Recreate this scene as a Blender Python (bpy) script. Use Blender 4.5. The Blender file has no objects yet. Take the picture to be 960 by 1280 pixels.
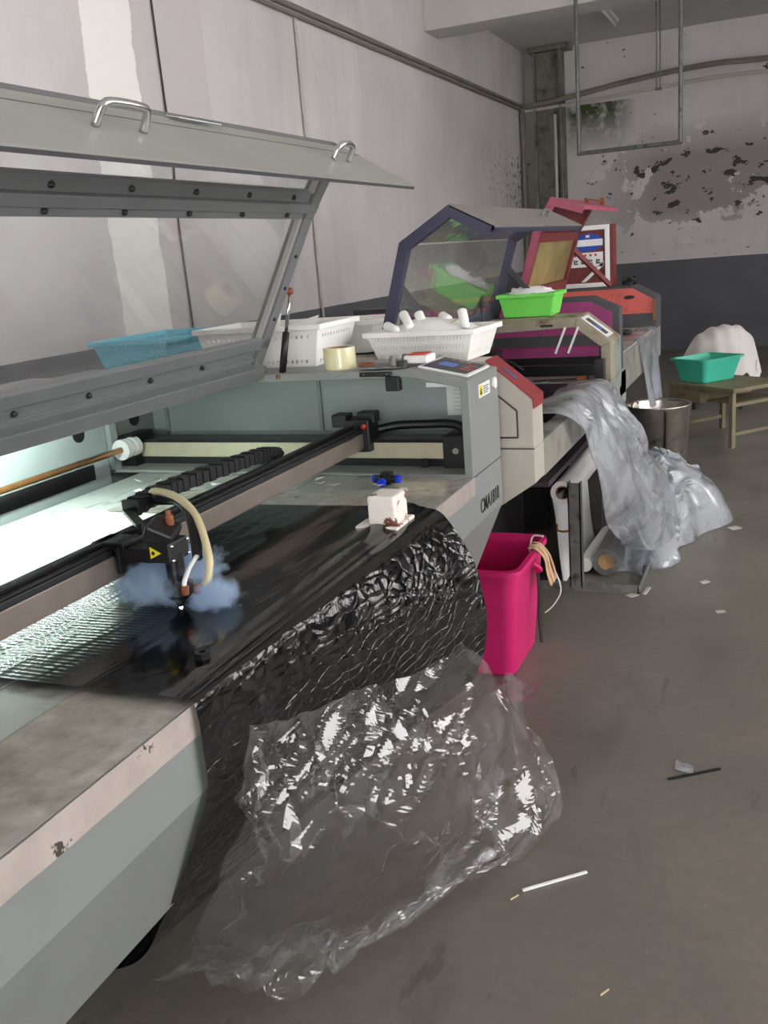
import bpy, math, random
import numpy as np
from mathutils import Vector, Matrix
random.seed(7); rng = np.random.default_rng(7)
SC = bpy.context.scene; COL = SC.collection

# ------------------------------------------------------------------ camera, world, exposure
YAW, PITCH, ROLL = math.radians(-23.66), math.radians(15.128), math.radians(-4.679)
fw = Vector((math.sin(YAW)*math.cos(PITCH), math.cos(YAW)*math.cos(PITCH), -math.sin(PITCH)))
r0 = Vector((math.cos(YAW), -math.sin(YAW), 0)); u0 = r0.cross(fw)
rt = math.cos(ROLL)*r0 + math.sin(ROLL)*u0; up = -math.sin(ROLL)*r0 + math.cos(ROLL)*u0
cd = bpy.data.cameras.new('camera'); cam = bpy.data.objects.new('camera', cd); COL.objects.link(cam)
cd.sensor_fit = 'AUTO'; cd.sensor_width = 36; cd.lens = 1174.64/1280*36; cd.clip_start = 0.02
m = Matrix.Identity(4)
for i in range(3): m[i][0] = rt[i]; m[i][1] = up[i]; m[i][2] = -fw[i]
m[2][3] = 1.6
cam.matrix_world = m; SC.camera = cam
w = bpy.data.worlds.new('world'); SC.world = w; w.use_nodes = True
w.node_tree.nodes['Background'].inputs[0].default_value = (1.0, 0.982, 0.968, 1)
w.node_tree.nodes['Background'].inputs[1].default_value = 6.5
vs = SC.view_settings; vs.view_transform = 'Standard'; vs.look = 'None'; vs.gamma = 1; vs.exposure = 0.32
vs.use_curve_mapping = False
SC.cycles.volume_bounces = 4

# ------------------------------------------------------------------ materials
def lin(c): return tuple((x/255/12.92 if x/255 <= .04045 else ((x/255+.055)/1.055)**2.4) for x in c)
class NT:
    def __init__(s, name):
        s.m = bpy.data.materials.new(name); s.m.use_nodes = True; s.t = s.m.node_tree; s.n = s.t.nodes
        s.n.clear(); s.out = s.new('ShaderNodeOutputMaterial')
    def new(s, typ, **kw):
        n = s.n.new(typ)
        for k, v in kw.items(): setattr(n, k, v)
        return n
    def L(s, a, b): s.t.links.new(a, b)
    def val(s, sock, v):
        if hasattr(v, 'is_linked'): s.L(v, sock)
        else: sock.default_value = v
    def math(s, op, a, b=0.0, clamp=False):
        n = s.new('ShaderNodeMath', operation=op, use_clamp=clamp); s.val(n.inputs[0], a); s.val(n.inputs[1], b); return n.outputs[0]
    def mix(s, f, a, b):
        n = s.new('ShaderNodeMix', data_type='RGBA'); s.val(n.inputs[0], f)
        for k, v in ((6, a), (7, b)):
            s.val(n.inputs[k], v if hasattr(v, 'is_linked') else (*v[:3], 1))
        return n.outputs[2]
    def noise(s, vec, scale, detail=3, rough=.55, dist=0):
        n = s.new('ShaderNodeTexNoise'); s.L(vec, n.inputs['Vector']); n.inputs['Scale'].default_value = scale
        n.inputs['Detail'].default_value = detail; n.inputs['Roughness'].default_value = rough; n.inputs['Distortion'].default_value = dist
        return n.outputs[0]
    def ramp(s, f, lo, hi):
        n = s.new('ShaderNodeMapRange'); s.val(n.inputs[0], f); n.inputs[1].default_value = lo; n.inputs[2].default_value = hi; return n.outputs[0]
    def coord(s, world=False):
        return s.new('ShaderNodeNewGeometry').outputs['Position'] if world else s.new('ShaderNodeTexCoord').outputs['Object']
    def scalev(s, v, sc):
        n = s.new('ShaderNodeMapping'); s.L(v, n.inputs[0]); n.inputs['Scale'].default_value = sc; return n.outputs[0]
    def bump(s, h, strength=.3, dist=.01):
        n = s.new('ShaderNodeBump'); s.L(h, n.inputs['Height']); n.inputs['Strength'].default_value = strength; n.inputs['Distance'].default_value = dist; return n.outputs[0]
    def bsdf(s, col, rough=.5, metal=0, normal=None, **kw):
        b = s.new('ShaderNodeBsdfPrincipled')
        s.val(b.inputs['Base Color'], col if hasattr(col, 'is_linked') else (*col[:3], 1))
        s.val(b.inputs['Roughness'], rough); b.inputs['Metallic'].default_value = metal
        if normal: s.L(normal, b.inputs['Normal'])
        for k, v in kw.items(): b.inputs[k.replace('_', ' ')].default_value = v
        return b.outputs[0]
    def done(s, sh): s.L(sh, s.out.inputs[0]); return s.m

def P(name, rgb, rough=.5, metal=0, var=.12, vs=7, bump=0, bs=60, dirt=None, **kw):
    """plain procedural: base colour with noise variation, optional dirt=(rgb, scale, lo, hi)"""
    t = NT(name); c = t.coord(); base = lin(rgb)
    n = t.noise(c, vs, 4)
    col = t.mix(t.ramp(n, .3, .7), tuple(x*(1-var) for x in base), tuple(min(1, x*(1+var)) for x in base))
    if dirt:
        d = t.noise(c, dirt[1], 6, .65); col = t.mix(t.ramp(d, dirt[2], dirt[3]), col, lin(dirt[0]))
    nm = t.bump(t.noise(c, bs, 3), bump, .004) if bump else None
    return t.done(t.bsdf(col, rough, metal, nm, **kw))

def clear(name, gloss=.16, haze=.05, tint=(1, 1, 1), rough=.03, hz=(.9, .9, .92), bump=0, bs=30):
    t = NT(name); c = t.coord()
    lw = t.new('ShaderNodeLayerWeight'); lw.inputs[0].default_value = .5
    nm = None
    if bump:
        nm = t.bump(t.noise(c, bs, 2, .5, .6), bump, .006); t.L(nm, lw.inputs['Normal'])
    tr = t.new('ShaderNodeBsdfTransparent'); tr.inputs[0].default_value = (*tint, 1)
    gl = t.new('ShaderNodeBsdfGlossy'); gl.inputs['Roughness'].default_value = rough
    df = t.new('ShaderNodeBsdfDiffuse'); df.inputs[0].default_value = (*hz, 1)
    tl = t.new('ShaderNodeBsdfTranslucent'); tl.inputs[0].default_value = (*hz, 1)
    if nm: t.L(nm, gl.inputs['Normal'])
    a = t.new('ShaderNodeMixShader'); a.inputs[0].default_value = .5; t.L(df.outputs[0], a.inputs[1]); t.L(tl.outputs[0], a.inputs[2])
    b = t.new('ShaderNodeMixShader'); n = t.noise(c, 6, 4); t.val(b.inputs[0], t.math('MULTIPLY', t.ramp(n, .2, .8), haze*2, True))
    t.L(tr.outputs[0], b.inputs[1]); t.L(a.outputs[0], b.inputs[2])
    e = t.new('ShaderNodeMixShader'); t.val(e.inputs[0], t.math('ADD', t.math('MULTIPLY', t.math('POWER', lw.outputs['Facing'], 4.0), .9), gloss*.4, True))
    t.L(b.outputs[0], e.inputs[1]); t.L(gl.outputs[0], e.inputs[2])
    return t.done(e.outputs[0])

def wall_mat(name, back=False):
    t = NT(name); c = t.coord(True)
    sep = t.new('ShaderNodeSeparateXYZ'); t.L(c, sep.inputs[0]); X, Y, Z = sep.outputs
    base = t.mix(t.ramp(t.noise(c, .9, 5, .6), .3, .7), lin((208, 202, 203)), lin((226, 222, 222)))
    base = t.mix(t.math('MULTIPLY', t.ramp(t.noise(t.scalev(c, (1, 1, .15)), 3, 5), .5, .75), .18), base, lin((150, 140, 135)))
    edge = t.math('MULTIPLY', t.math('SUBTRACT', t.noise(c, 3, 5, .7), .5), .12)
    if not back:
        # a whiter and a greyer vertical strip on the long wall
        yy = t.math('ADD', Y, edge)
        def strip(a, b): return t.math('MULTIPLY', t.math('GREATER_THAN', yy, a), t.math('LESS_THAN', yy, b))
        base = t.mix(strip(4.50, 4.96), base, lin((254, 252, 248)))
        base = t.mix(strip(4.96, 5.72), base, lin((212, 206, 206)))
        sm = t.noise(c, 14, 5, .7)
        near = t.math('MULTIPLY', t.ramp(Y, 10.6, 13.6), t.math('MULTIPLY', t.ramp(Z, 1.4, 2.0), t.ramp(Z, 3.3, 2.7)))
        base = t.mix(t.math('MULTIPLY', t.math('GREATER_THAN', t.math('ADD', sm, t.math('MULTIPLY', near, .10)), .655), near), base, lin((70, 68, 68)))
    else:
        p1 = t.noise(c, 1.5, 6, .65)
        zz = t.math('MULTIPLY', t.ramp(Z, 1.35, 1.9), t.ramp(Z, 3.1, 2.6))
        right = t.ramp(X, -2.9, -1.7)
        mk = t.math('MULTIPLY', zz, right)
        base = t.mix(t.math('MULTIPLY', t.math('GREATER_THAN', t.math('ADD', p1, t.math('MULTIPLY', mk, .13)), .56), mk), base, lin((160, 152, 152)))
        base = t.mix(t.math('GREATER_THAN', t.math('ADD', t.noise(t.scalev(c, (1, 1, 1.5)), 5.0, 6, .6), t.math('MULTIPLY', mk, .09)), .675), base, lin((66, 62, 60)))
        # green algae stain below the pipe
        gx = t.math('MULTIPLY', t.ramp(X, -2.98, -2.85), t.ramp(X, -1.95, -2.25))
        gz = t.math('MULTIPLY', t.ramp(Z, 2.75, 3.3), t.math('LESS_THAN', Z, 3.42))
        g = t.math('MULTIPLY', t.math('MULTIPLY', gx, gz), t.ramp(t.noise(c, 6, 6, .7), .30, .52), True)
        base = t.mix(g, base, lin((62, 76, 42)))
    band = t.math('LESS_THAN', t.math('ADD', Z, t.math('MULTIPLY', edge, .08)), 1.24)
    gcol = t.mix(t.ramp(t.noise(c, 2, 5), .3, .7), lin((92, 93, 99)), lin((104, 105, 111)))
    col = t.mix(band, base, gcol)
    nm = t.bump(t.noise(c, 9, 6, .6), .25, .02)
    return t.done(t.bsdf(col, .75, 0, nm))

def floor_mat():
    t = NT('concrete_floor'); c = t.coord(True)
    a = t.mix(t.ramp(t.noise(c, .8, 6, .6), .3, .7), lin((101, 96, 90)), lin((127, 121, 113)))
    a = t.mix(t.math('MULTIPLY', t.ramp(t.noise(t.scalev(c, (2.2, .7, 1)), 1.6, 5, .6, .4), .56, .70), .4), a, lin((72, 68, 64)))
    a = t.mix(t.math('MULTIPLY', t.ramp(t.noise(c, 26, 6, .7), .42, .75), .35), a, lin((88, 82, 76)))
    a = t.mix(t.math('MULTIPLY', t.ramp(t.noise(t.scalev(c, (9, 2, 1)), 1.3, 5, .6), .64, .68), .5), a, lin((80, 70, 60)))
    sp = t.math('GREATER_THAN', t.noise(c, 90, 2, .5), .735)
    a = t.mix(t.math('MULTIPLY', sp, .5), a, lin((165, 155, 145)))
    rg = t.ramp(t.noise(c, 2.5, 4), .2, .8); rr = t.math('ADD', t.math('MULTIPLY', rg, .2), .3)
    nm = t.bump(t.noise(c, 55, 4), .12, .004)
    return t.done(t.bsdf(a, rr, 0, nm, Specular_IOR_Level=.4))

def film_mat():
    """black plastic film: smooth on the bed with cut ridges, snake-skin crazing where it hangs"""
    t = NT('black_film'); c = t.coord(True)
    sep = t.new('ShaderNodeSeparateXYZ'); t.L(c, sep.inputs[0]); X, Y, Z = sep.outputs
    hang = t.ramp(Z, .962, .945)
    low = t.ramp(Z, .90, .70)
    vo = t.new('ShaderNodeTexVoronoi', feature='DISTANCE_TO_EDGE'); vo.inputs['Scale'].default_value = 30
    wv = t.scalev(c, (.8, .55, 1.3)); nz = t.new('ShaderNodeTexNoise'); nz.inputs['Scale'].default_value = 5; t.L(c, nz.inputs['Vector'])
    ad = t.new('ShaderNodeVectorMath', operation='MULTIPLY_ADD'); t.L(nz.outputs['Color'], ad.inputs[0]); ad.inputs[1].default_value = (.08, .08, .08); t.L(wv, ad.inputs[2])
    t.L(ad.outputs[0], vo.inputs['Vector'])
    line = t.math('MULTIPLY', t.ramp(vo.outputs['Distance'], .06, .0), low, True)
    col = t.mix(t.math('MULTIPLY', line, .3), lin((10, 11, 13)), lin((86, 84, 84)))
    wav = t.new('ShaderNodeTexWave', wave_type='BANDS', bands_direction='Y'); wav.inputs['Scale'].default_value = 24; wav.inputs['Distortion'].default_value = 1.2; wav.inputs['Detail'].default_value = 2
    t.L(t.scalev(c, (.35, 1, 1)), wav.inputs['Vector'])
    rid = t.math('MULTIPLY', t.math('MULTIPLY', wav.outputs['Fac'], t.ramp(X, -1.07, -1.10)), t.ramp(Z, .94, .955), True)
    rid = t.math('MULTIPLY', rid, t.math('LESS_THAN', Y, 1.62))
    vc = t.new('ShaderNodeTexVoronoi', feature='DISTANCE_TO_EDGE'); vc.inputs['Scale'].default_value = 34; t.L(ad.outputs[0], vc.inputs['Vector'])
    cr = t.math('ADD', t.ramp(vc.outputs['Distance'], 0.0, .25), t.math('MULTIPLY', t.noise(c, 11, 4, .6, .8), 2.2))
    crk = t.math('MULTIPLY', cr, t.math('MULTIPLY', hang, t.ramp(Z, .5, .72)))
    soft = t.noise(t.scalev(c, (1.6, .5, 1)), 6, 3, .5, .5)
    h = t.math('ADD', t.math('ADD', t.math('MULTIPLY', rid, .016), t.math('MULTIPLY', crk, .075)), t.math('ADD', t.math('MULTIPLY', soft, .35), t.math('MULTIPLY', line, -.12)))
    nm = t.bump(h, .85, .016)
    return t.done(t.bsdf(col, .13, 0, nm, Specular_IOR_Level=.5))

M = {}
M['floor'] = floor_mat(); M['wall'] = wall_mat('painted_wall'); M['wall_b'] = wall_mat('peeling_wall', True)
M['ceil'] = P('ceiling_paint', (206, 203, 200), .8, var=.05, vs=2, bump=.1)
M['m1'] = P('pale_grey_enamel', (132, 136, 135), .42, var=.05, vs=4)
M['m1in'] = P('blue_grey_enamel', (150, 160, 159), .45, var=.04, vs=4)
M['lid'] = P('lid_grey_enamel', (112, 114, 116), .4, var=.07, vs=10)
M['lip'] = P('lid_front_enamel', (156, 156, 151), .35, var=.05, vs=5)
M['bed'] = P('aluminium_bed', (176, 180, 176), .38, .25, var=.12, vs=9, dirt=((110, 108, 100), 11, .56, .75))
M['tape'] = P('taped_edge', (176, 166, 160), .22, var=.1, vs=14, bump=.9, bs=26, dirt=((62, 54, 46), 7, .605, .625), Coat_Weight=.6, Coat_Roughness=.05)
M['tapetop'] = P('taped_top', (170, 166, 157), .2, var=.2, vs=24, bump=1.0, bs=20, dirt=((128, 122, 108), 9, .5, .75), Coat_Weight=.7, Coat_Roughness=.04)
M['black'] = P('black_plastic', (22, 23, 25), .45, var=.3, vs=20)
M['blackm'] = P('black_anodised', (30, 30, 32), .35, .4, var=.2, vs=12)
M['dark'] = P('dark_interior', (26, 26, 28), .8, var=.3)
M['gold'] = P('brushed_cream_rail', (206, 198, 172), .35, .3, var=.06, vs=20)
M['brown'] = P('anodised_brown_beam', (132, 121, 113), .38, .35, var=.08, vs=18)
M['copper'] = P('copper_rod', (176, 124, 74), .3, .7, var=.12, vs=30)
M['rustb'] = P('rusty_brass', (140, 84, 58), .5, .5, var=.3, vs=40)
M['steel'] = P('polished_steel', (205, 205, 205), .18, .95, var=.05)
M['steel2'] = P('worn_steel', (190, 184, 176), .28, .85, var=.25, vs=9, dirt=((86, 74, 64), 14, .56, .72))
M['iron'] = P('grey_iron', (116, 116, 114), .5, .4, var=.25, vs=14, dirt=((70, 62, 54), 20, .55, .7))
M['white'] = P('white_plastic', (238, 238, 236), .4, var=.03)
M['paper'] = P('white_sheet', (236, 238, 234), .6, var=.04, vs=6)
M['label'] = P('white_label', (228, 230, 230), .5, var=.03)
M['yellow'] = P('yellow_print', (236, 214, 40), .45, var=.03)
M['ink'] = P('black_print', (34, 34, 36), .6, var=.1)
M['redink'] = P('red_print', (190, 60, 50), .6, var=.1)
M['blueink'] = P('blue_print', (34, 70, 168), .5, var=.1)
M['film'] = film_mat()
M['logo'] = P('faded_blue_print', (84, 78, 120), .6, var=.4, vs=60)
M['clear'] = clear('clear_crinkled_film', .26, .06, (.97, .97, .98), .03, (.85, .85, .88), .12, 30)
M['pane'] = clear('acrylic_pane', .10, .05, (.97, .98, .98), .03, (.92, .92, .92))
M['pane2'] = clear('wavy_plastic_pane', .7, .26, (.80, .83, .80), .06, (.6, .63, .58), .35, 7)
M['frost'] = clear('frosted_film', .30, .80, (.80, .82, .85), .26, (.62, .65, .71), .10, 18)
M['bluep'] = P('sky_blue_plastic', (104, 202, 224), .4, var=.05)
M['cream'] = P('off_white_plastic', (244, 243, 239), .42, var=.03, dirt=((206, 192, 168), 9, .66, .85))
M['bob'] = P('white_yarn', (240, 240, 238), .8, var=.03, bump=.3, bs=220)
M['green'] = P('lime_green_plastic', (122, 226, 96), .4, var=.06)
M['turq'] = P('turquoise_plastic', (68, 186, 158), .35, var=.08, vs=4)
M['tapeR'] = P('parcel_tape', (226, 220, 178), .3, var=.06, vs=3, Coat_Weight=.5)
M['card'] = P('cardboard', (160, 128, 92), .8, var=.1)
M['pink'] = P('magenta_pink_plastic', (206, 34, 108), .38, var=.06, vs=5)
M['m2'] = P('cream_enamel', (176, 170, 160), .5, var=.08, vs=6, dirt=((110, 98, 84), 8, .58, .75))
M['fasc'] = P('grubby_grey_cream', (132, 130, 122), .6, var=.15, vs=6, dirt=((92, 88, 78), 7, .5, .72))
M['m2old'] = P('stained_cream', (156, 147, 128), .6, var=.2, vs=9, dirt=((96, 68, 44), 9, .52, .68))
M['red'] = P('dark_red_enamel', (136, 46, 50), .45, var=.12, vs=8)
M['m2grn'] = P('pale_green_grey', (132, 146, 140), .5, var=.1, vs=10, dirt=((92, 88, 80), 12, .55, .7))
M['navy'] = P('dark_navy_enamel', (60, 60, 82), .45, var=.12, vs=10)
M['greytop'] = P('dusty_grey_lid', (128, 124, 120), .6, var=.1, vs=8)
M['magenta'] = P('dusty_magenta_panel', (158, 62, 118), .6, var=.1, vs=12, bump=.2)
M['char'] = P('charcoal_enamel', (72, 72, 76), .6, var=.12, vs=8)
M['salmon'] = P('salmon_red_enamel', (206, 96, 90), .5, var=.1, vs=7, dirt=((140, 70, 62), 10, .6, .75))
M['maroon'] = P('maroon_frame', (112, 46, 46), .55, var=.2, vs=14)
M['pinkf'] = P('dusty_pink_frame', (168, 84, 104), .5, var=.12, vs=10)
M['purple'] = P('dark_plum_steel', (44, 32, 44), .6, var=.3, vs=10)
M['wood'] = P('worn_plywood', (124, 116, 92), .65, var=.15, vs=5, dirt=((88, 78, 58), 6, .52, .72))
M['cloth'] = P('white_cloth', (226, 222, 218), .9, var=.06, vs=5, bump=.4, bs=30)
M['rag'] = P('tan_rag', (198, 164, 132), .9, var=.12, vs=20)
M['column'] = P('mossy_steel_column', (126, 125, 114), .7, var=.2, vs=3, dirt=((62, 62, 52), 5, .5, .7))
M['pipe'] = P('dusty_pipe', (128, 122, 114), .6, var=.15, vs=4)
M['pipew'] = P('white_conduit', (196, 189, 182), .5, var=.06)
M['wire'] = P('dark_cable', (52, 46, 46), .6)
M['hose'] = P('yellowed_hose', (208, 196, 156), .35, var=.06, vs=20)
M['bluefit'] = P('blue_fitting', (22, 60, 220), .35, var=.05)
M['orange'] = P('orange_block', (236, 150, 84), .5)
M['grease'] = P('flaked_white_paint', (236, 230, 222), .6, var=.05, bump=.6, bs=40, dirt=((116, 66, 50), 22, .55, .58))
M['debris'] = P('pale_scrap', (186, 182, 174), .7, var=.1)
def yellow_pane():
    t = NT('yellowed_pane'); c = t.coord()
    a = t.mix(t.ramp(t.noise(c, 3, 4), .3, .75), lin((142, 126, 82)), lin((214, 196, 138)))
    b = t.new('ShaderNodeBsdfTranslucent'); t.L(a, b.inputs[0]); d = t.bsdf(a, .3)
    x = t.new('ShaderNodeMixShader'); x.inputs[0].default_value = .35; t.L(d, x.inputs[1]); t.L(b.outputs[0], x.inputs[2])
    return t.done(x.outputs[0])
M['ypane'] = yellow_pane()
def emit(name, rgb, s):
    t = NT(name); c = t.coord(); e = t.new('ShaderNodeEmission'); e.inputs[1].default_value = s
    t.L(t.mix(t.ramp(t.noise(c, 40, 2), .3, .7), tuple(x*.96 for x in lin(rgb)), lin(rgb)), e.inputs[0]); return t.done(e.outputs[0])
M['tube'] = emit('work_lamp_tube', (236, 255, 246), 125)
M['lcd'] = emit('blue_screen', (120, 140, 205), .55)
M['spark'] = emit('laser_spark', (255, 255, 255), 12)

# ------------------------------------------------------------------ mesh helpers
def combine(*parts):
    V, F = [], []
    for v, f in parts:
        o = len(V); V += [tuple(p) for p in v]; F += [tuple(i+o for i in q) for q in f]
    return V, F
def g_box(x, y, z):
    v = [(a, b, c) for a in x for b in y for c in z]
    return v, [(0, 1, 3, 2), (4, 6, 7, 5), (0, 4, 5, 1), (2, 3, 7, 6), (0, 2, 6, 4), (1, 5, 7, 3)]
def g_prism(poly, a, b, axis='y'):
    n = len(poly)
    f3 = {'y': lambda p, t: (p[0], t, p[1]), 'x': lambda p, t: (t, p[0], p[1]), 'z': lambda p, t: (p[0], p[1], t)}[axis]
    v = [f3(p, a) for p in poly] + [f3(p, b) for p in poly]
    return v, [tuple(range(n))[::-1], tuple(range(n, 2*n))] + [(i, (i+1) % n, n+(i+1) % n, n+i) for i in range(n)]
def g_bar(p, q, w, h, ref=(0, 0, 1)):
    p, q = Vector(p), Vector(q); d = (q-p).normalized(); r = Vector(ref)
    if abs(d.dot(r)) > .95: r = Vector((1, 0, 0))
    s = d.cross(r).normalized(); u = s.cross(d)
    v = []
    for c in (p, q):
        for a, b in ((-1, -1), (1, -1), (1, 1), (-1, 1)): v.append(tuple(c + s*a*w/2 + u*b*h/2))
    return v, [(3, 2, 1, 0), (4, 5, 6, 7), (0, 1, 5, 4), (1, 2, 6, 5), (2, 3, 7, 6), (3, 0, 4, 7)]
def smooth_path(pts, n=6):
    P_ = [Vector(p) for p in pts]; out = []
    for i in range(len(P_)-1):
        a, b, c, d = P_[max(i-1, 0)], P_[i], P_[i+1], P_[min(i+2, len(P_)-1)]
        for k in range(n):
            t = k/n
            out.append(.5*((2*b)+(c-a)*t+(2*a-5*b+4*c-d)*t*t+(3*b-a-3*c+d)*t**3))
    out.append(P_[-1]); return out
def g_tube(pts, r, seg=10, smooth=0, taper=None):
    P_ = smooth_path(pts, smooth) if smooth else [Vector(p) for p in pts]
    V, F = [], []; n = len(P_); prev = None
    for i, p in enumerate(P_):
        d = (P_[min(i+1, n-1)]-P_[max(i-1, 0)]).normalized()
        if prev is None: ref = Vector((0, 0, 1)) if abs(d.z) < .9 else Vector((1, 0, 0)); s = d.cross(ref).normalized()
        else: s = (prev - d*prev.dot(d)).normalized()
        prev = s; u = d.cross(s); rr = r if taper is None else r*taper[min(i, len(taper)-1)]
        for k in range(seg):
            a = 2*math.pi*k/seg; V.append(tuple(p + s*math.cos(a)*rr + u*math.sin(a)*rr))
    for i in range(n-1):
        for k in range(seg): F.append((i*seg+k, i*seg+(k+1) % seg, (i+1)*seg+(k+1) % seg, (i+1)*seg+k))
    F.append(tuple(range(seg))[::-1]); F.append(tuple(range((n-1)*seg, n*seg))); return V, F
def g_lathe(prof, c=(0, 0, 0), seg=32, axis='z'):
    V, F = [], []; n = len(prof)
    for r, h in prof:
        for k in range(seg):
            a = 2*math.pi*k/seg; x, y = r*math.cos(a), r*math.sin(a)
            p = {'z': (x, y, h), 'y': (x, h, y), 'x': (h, x, y)}[axis]
            V.append((p[0]+c[0], p[1]+c[1], p[2]+c[2]))
    for i in range(n-1):
        for k in range(seg): F.append((i*seg+k, i*seg+(k+1) % seg, (i+1)*seg+(k+1) % seg, (i+1)*seg+k))
    return V, F
def g_grid(fn, nu, nv):
    V = [tuple(fn(i/nu, j/nv)) for j in range(nv+1) for i in range(nu+1)]
    F = [(j*(nu+1)+i, j*(nu+1)+i+1, (j+1)*(nu+1)+i+1, (j+1)*(nu+1)+i) for j in range(nv) for i in range(nu)]
    return V, F
def g_ball(c, r, sc=(1, 1, 1), seg=14, ring=8):
    prof = [(max(1e-4, r*math.sin(math.pi*i/ring)), -r*math.cos(math.pi*i/ring)) for i in range(ring+1)]
    v, f = g_lathe(prof, (0, 0, 0), seg); return [(x*sc[0]+c[0], y*sc[1]+c[1], z*sc[2]+c[2]) for x, y, z in v], f

def tag(o, label=None, cat=None, group=None, kind=None):
    if label: o['label'] = label
    if cat: o['category'] = cat
    if group: o['group'] = group
    if kind: o['kind'] = kind
    return o
def thing(name, label, cat, loc, group=None):
    o = bpy.data.objects.new(name, None); COL.objects.link(o); o.location = loc; o.empty_display_size = .1
    return tag(o, label, cat, group)
def world_loc(o):
    v = Vector(o.location)
    while o.parent: o = o.parent; v += Vector(o.location)
    return v
def obj(name, geo, mat, parent=None, bevel=0, smooth=False, solid=0, label=None, cat=None, group=None, kind=None, subdiv=0, seg=2):
    V, F = geo
    if parent is None:
        a = np.array(V); base = Vector(((a[:, 0].min()+a[:, 0].max())/2, (a[:, 1].min()+a[:, 1].max())/2, a[:, 2].min()))
        if kind == 'structure': base = Vector((0, 0, 0))
        V = [(p[0]-base.x, p[1]-base.y, p[2]-base.z) for p in V]
    else:
        base = Vector((0, 0, 0)); pl = world_loc(parent); V = [(p[0]-pl.x, p[1]-pl.y, p[2]-pl.z) for p in V]
    me = bpy.data.meshes.new(name); me.from_pydata(V, [], F); me.validate(); me.update()
    import bmesh
    bm = bmesh.new(); bm.from_mesh(me); bmesh.ops.recalc_face_normals(bm, faces=bm.faces); bm.to_mesh(me); bm.free()
    me.materials.append(M[mat] if isinstance(mat, str) else mat)
    if smooth: me.polygons.foreach_set('use_smooth', [True]*len(me.polygons))
    o = bpy.data.objects.new(name, me); COL.objects.link(o); o.location = base
    if parent is not None: o.parent = parent
    if bevel:
        b = o.modifiers.new('bevel', 'BEVEL'); b.width = bevel; b.segments = seg; b.limit_method = 'ANGLE'; b.angle_limit = math.radians(40)
    if solid:
        s = o.modifiers.new('solid', 'SOLIDIFY'); s.thickness = solid; s.offset = 0
    if subdiv:
        s = o.modifiers.new('sub', 'SUBSURF'); s.levels = subdiv; s.render_levels = subdiv
    return tag(o, label, cat, group, kind)
HC = (-1.10, 1.447, 1.085)
def shr(geo, k=.72): return [tuple(HC[i]+(p[i]-HC[i])*k for i in range(3)) for p in geo[0]], geo[1]
def copy_thing(o, loc, rz=0, label=None):
    c = o.copy(); COL.objects.link(c); c.location = loc; c.rotation_euler = (o.rotation_euler.x, o.rotation_euler.y, rz)
    if label: c['label'] = label
    for ch in list(o.children):
        k = ch.copy(); COL.objects.link(k); k.parent = c
    return c
def rot_pts(geo, c, rz):
    cs, sn = math.cos(rz), math.sin(rz)
    return [(c[0]+(x*cs-y*sn), c[1]+(x*sn+y*cs), c[2]+z) for x, y, z in geo[0]], geo[1]

# crumple noise: sum of folded triangle waves with warped domain -> creased facets
_dirs = [(rng.normal(size=2), rng.uniform(0, 1), rng.uniform(.7, 1.3)) for _ in range(40)]
def crumple(u, v, f=3, octaves=5, k0=0):
    h = 0; amp = 1; tot = 0
    for o in range(octaves):
        for j in range(3):
            d, ph, s = _dirs[(k0+o*3+j) % 40]; d = d/np.linalg.norm(d)
            wu = u + .12*math.sin(5*v+ph*9+o); wv = v + .12*math.sin(4*u+ph*7-o)
            x = (wu*d[0]+wv*d[1])*f*s*(1.7**o)+ph*3
            h += amp*(abs((x % 2)-1)-.5); tot += amp
        amp *= .62
    return h/tot*2
def bez_surf(rows):
    """rows: list of rows of control points; Catmull-Rom interpolation both ways"""
    R = [[Vector(p) for p in r] for r in rows]
    def cr(P_, t):
        n = len(P_)-1; x = min(max(t, 0), 1)*n; i = min(int(x), n-1); t = x-i
        a, b, c, d = P_[max(i-1, 0)], P_[i], P_[i+1], P_[min(i+2, n)]
        return .5*((2*b)+(c-a)*t+(2*a-5*b+4*c-d)*t*t+(3*b-a-3*c+d)*t**3)
    return lambda u, v: cr([cr(r, u) for r in R], v)

def facet(fn, nu, nv, seed=1, jit=.32):
    """creased sheet: jittered coarse grid, triangulated, flat facets"""
    r = random.Random(seed); V = []
    for j in range(nv+1):
        for i in range(nu+1):
            u = (i+(r.uniform(-jit, jit) if 0 < i < nu else 0))/nu; v = (j+(r.uniform(-jit, jit) if 0 < j < nv else 0))/nv
            V.append(tuple(fn(u, v, r)))
    F = []
    for j in range(nv):
        for i in range(nu):
            a = j*(nu+1)+i; b = a+1; c = a+nu+2; d = a+nu+1
            F += [(a, b, c), (a, c, d)] if r.random() < .5 else [(a, b, d), (b, c, d)]
    return V, F

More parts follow.
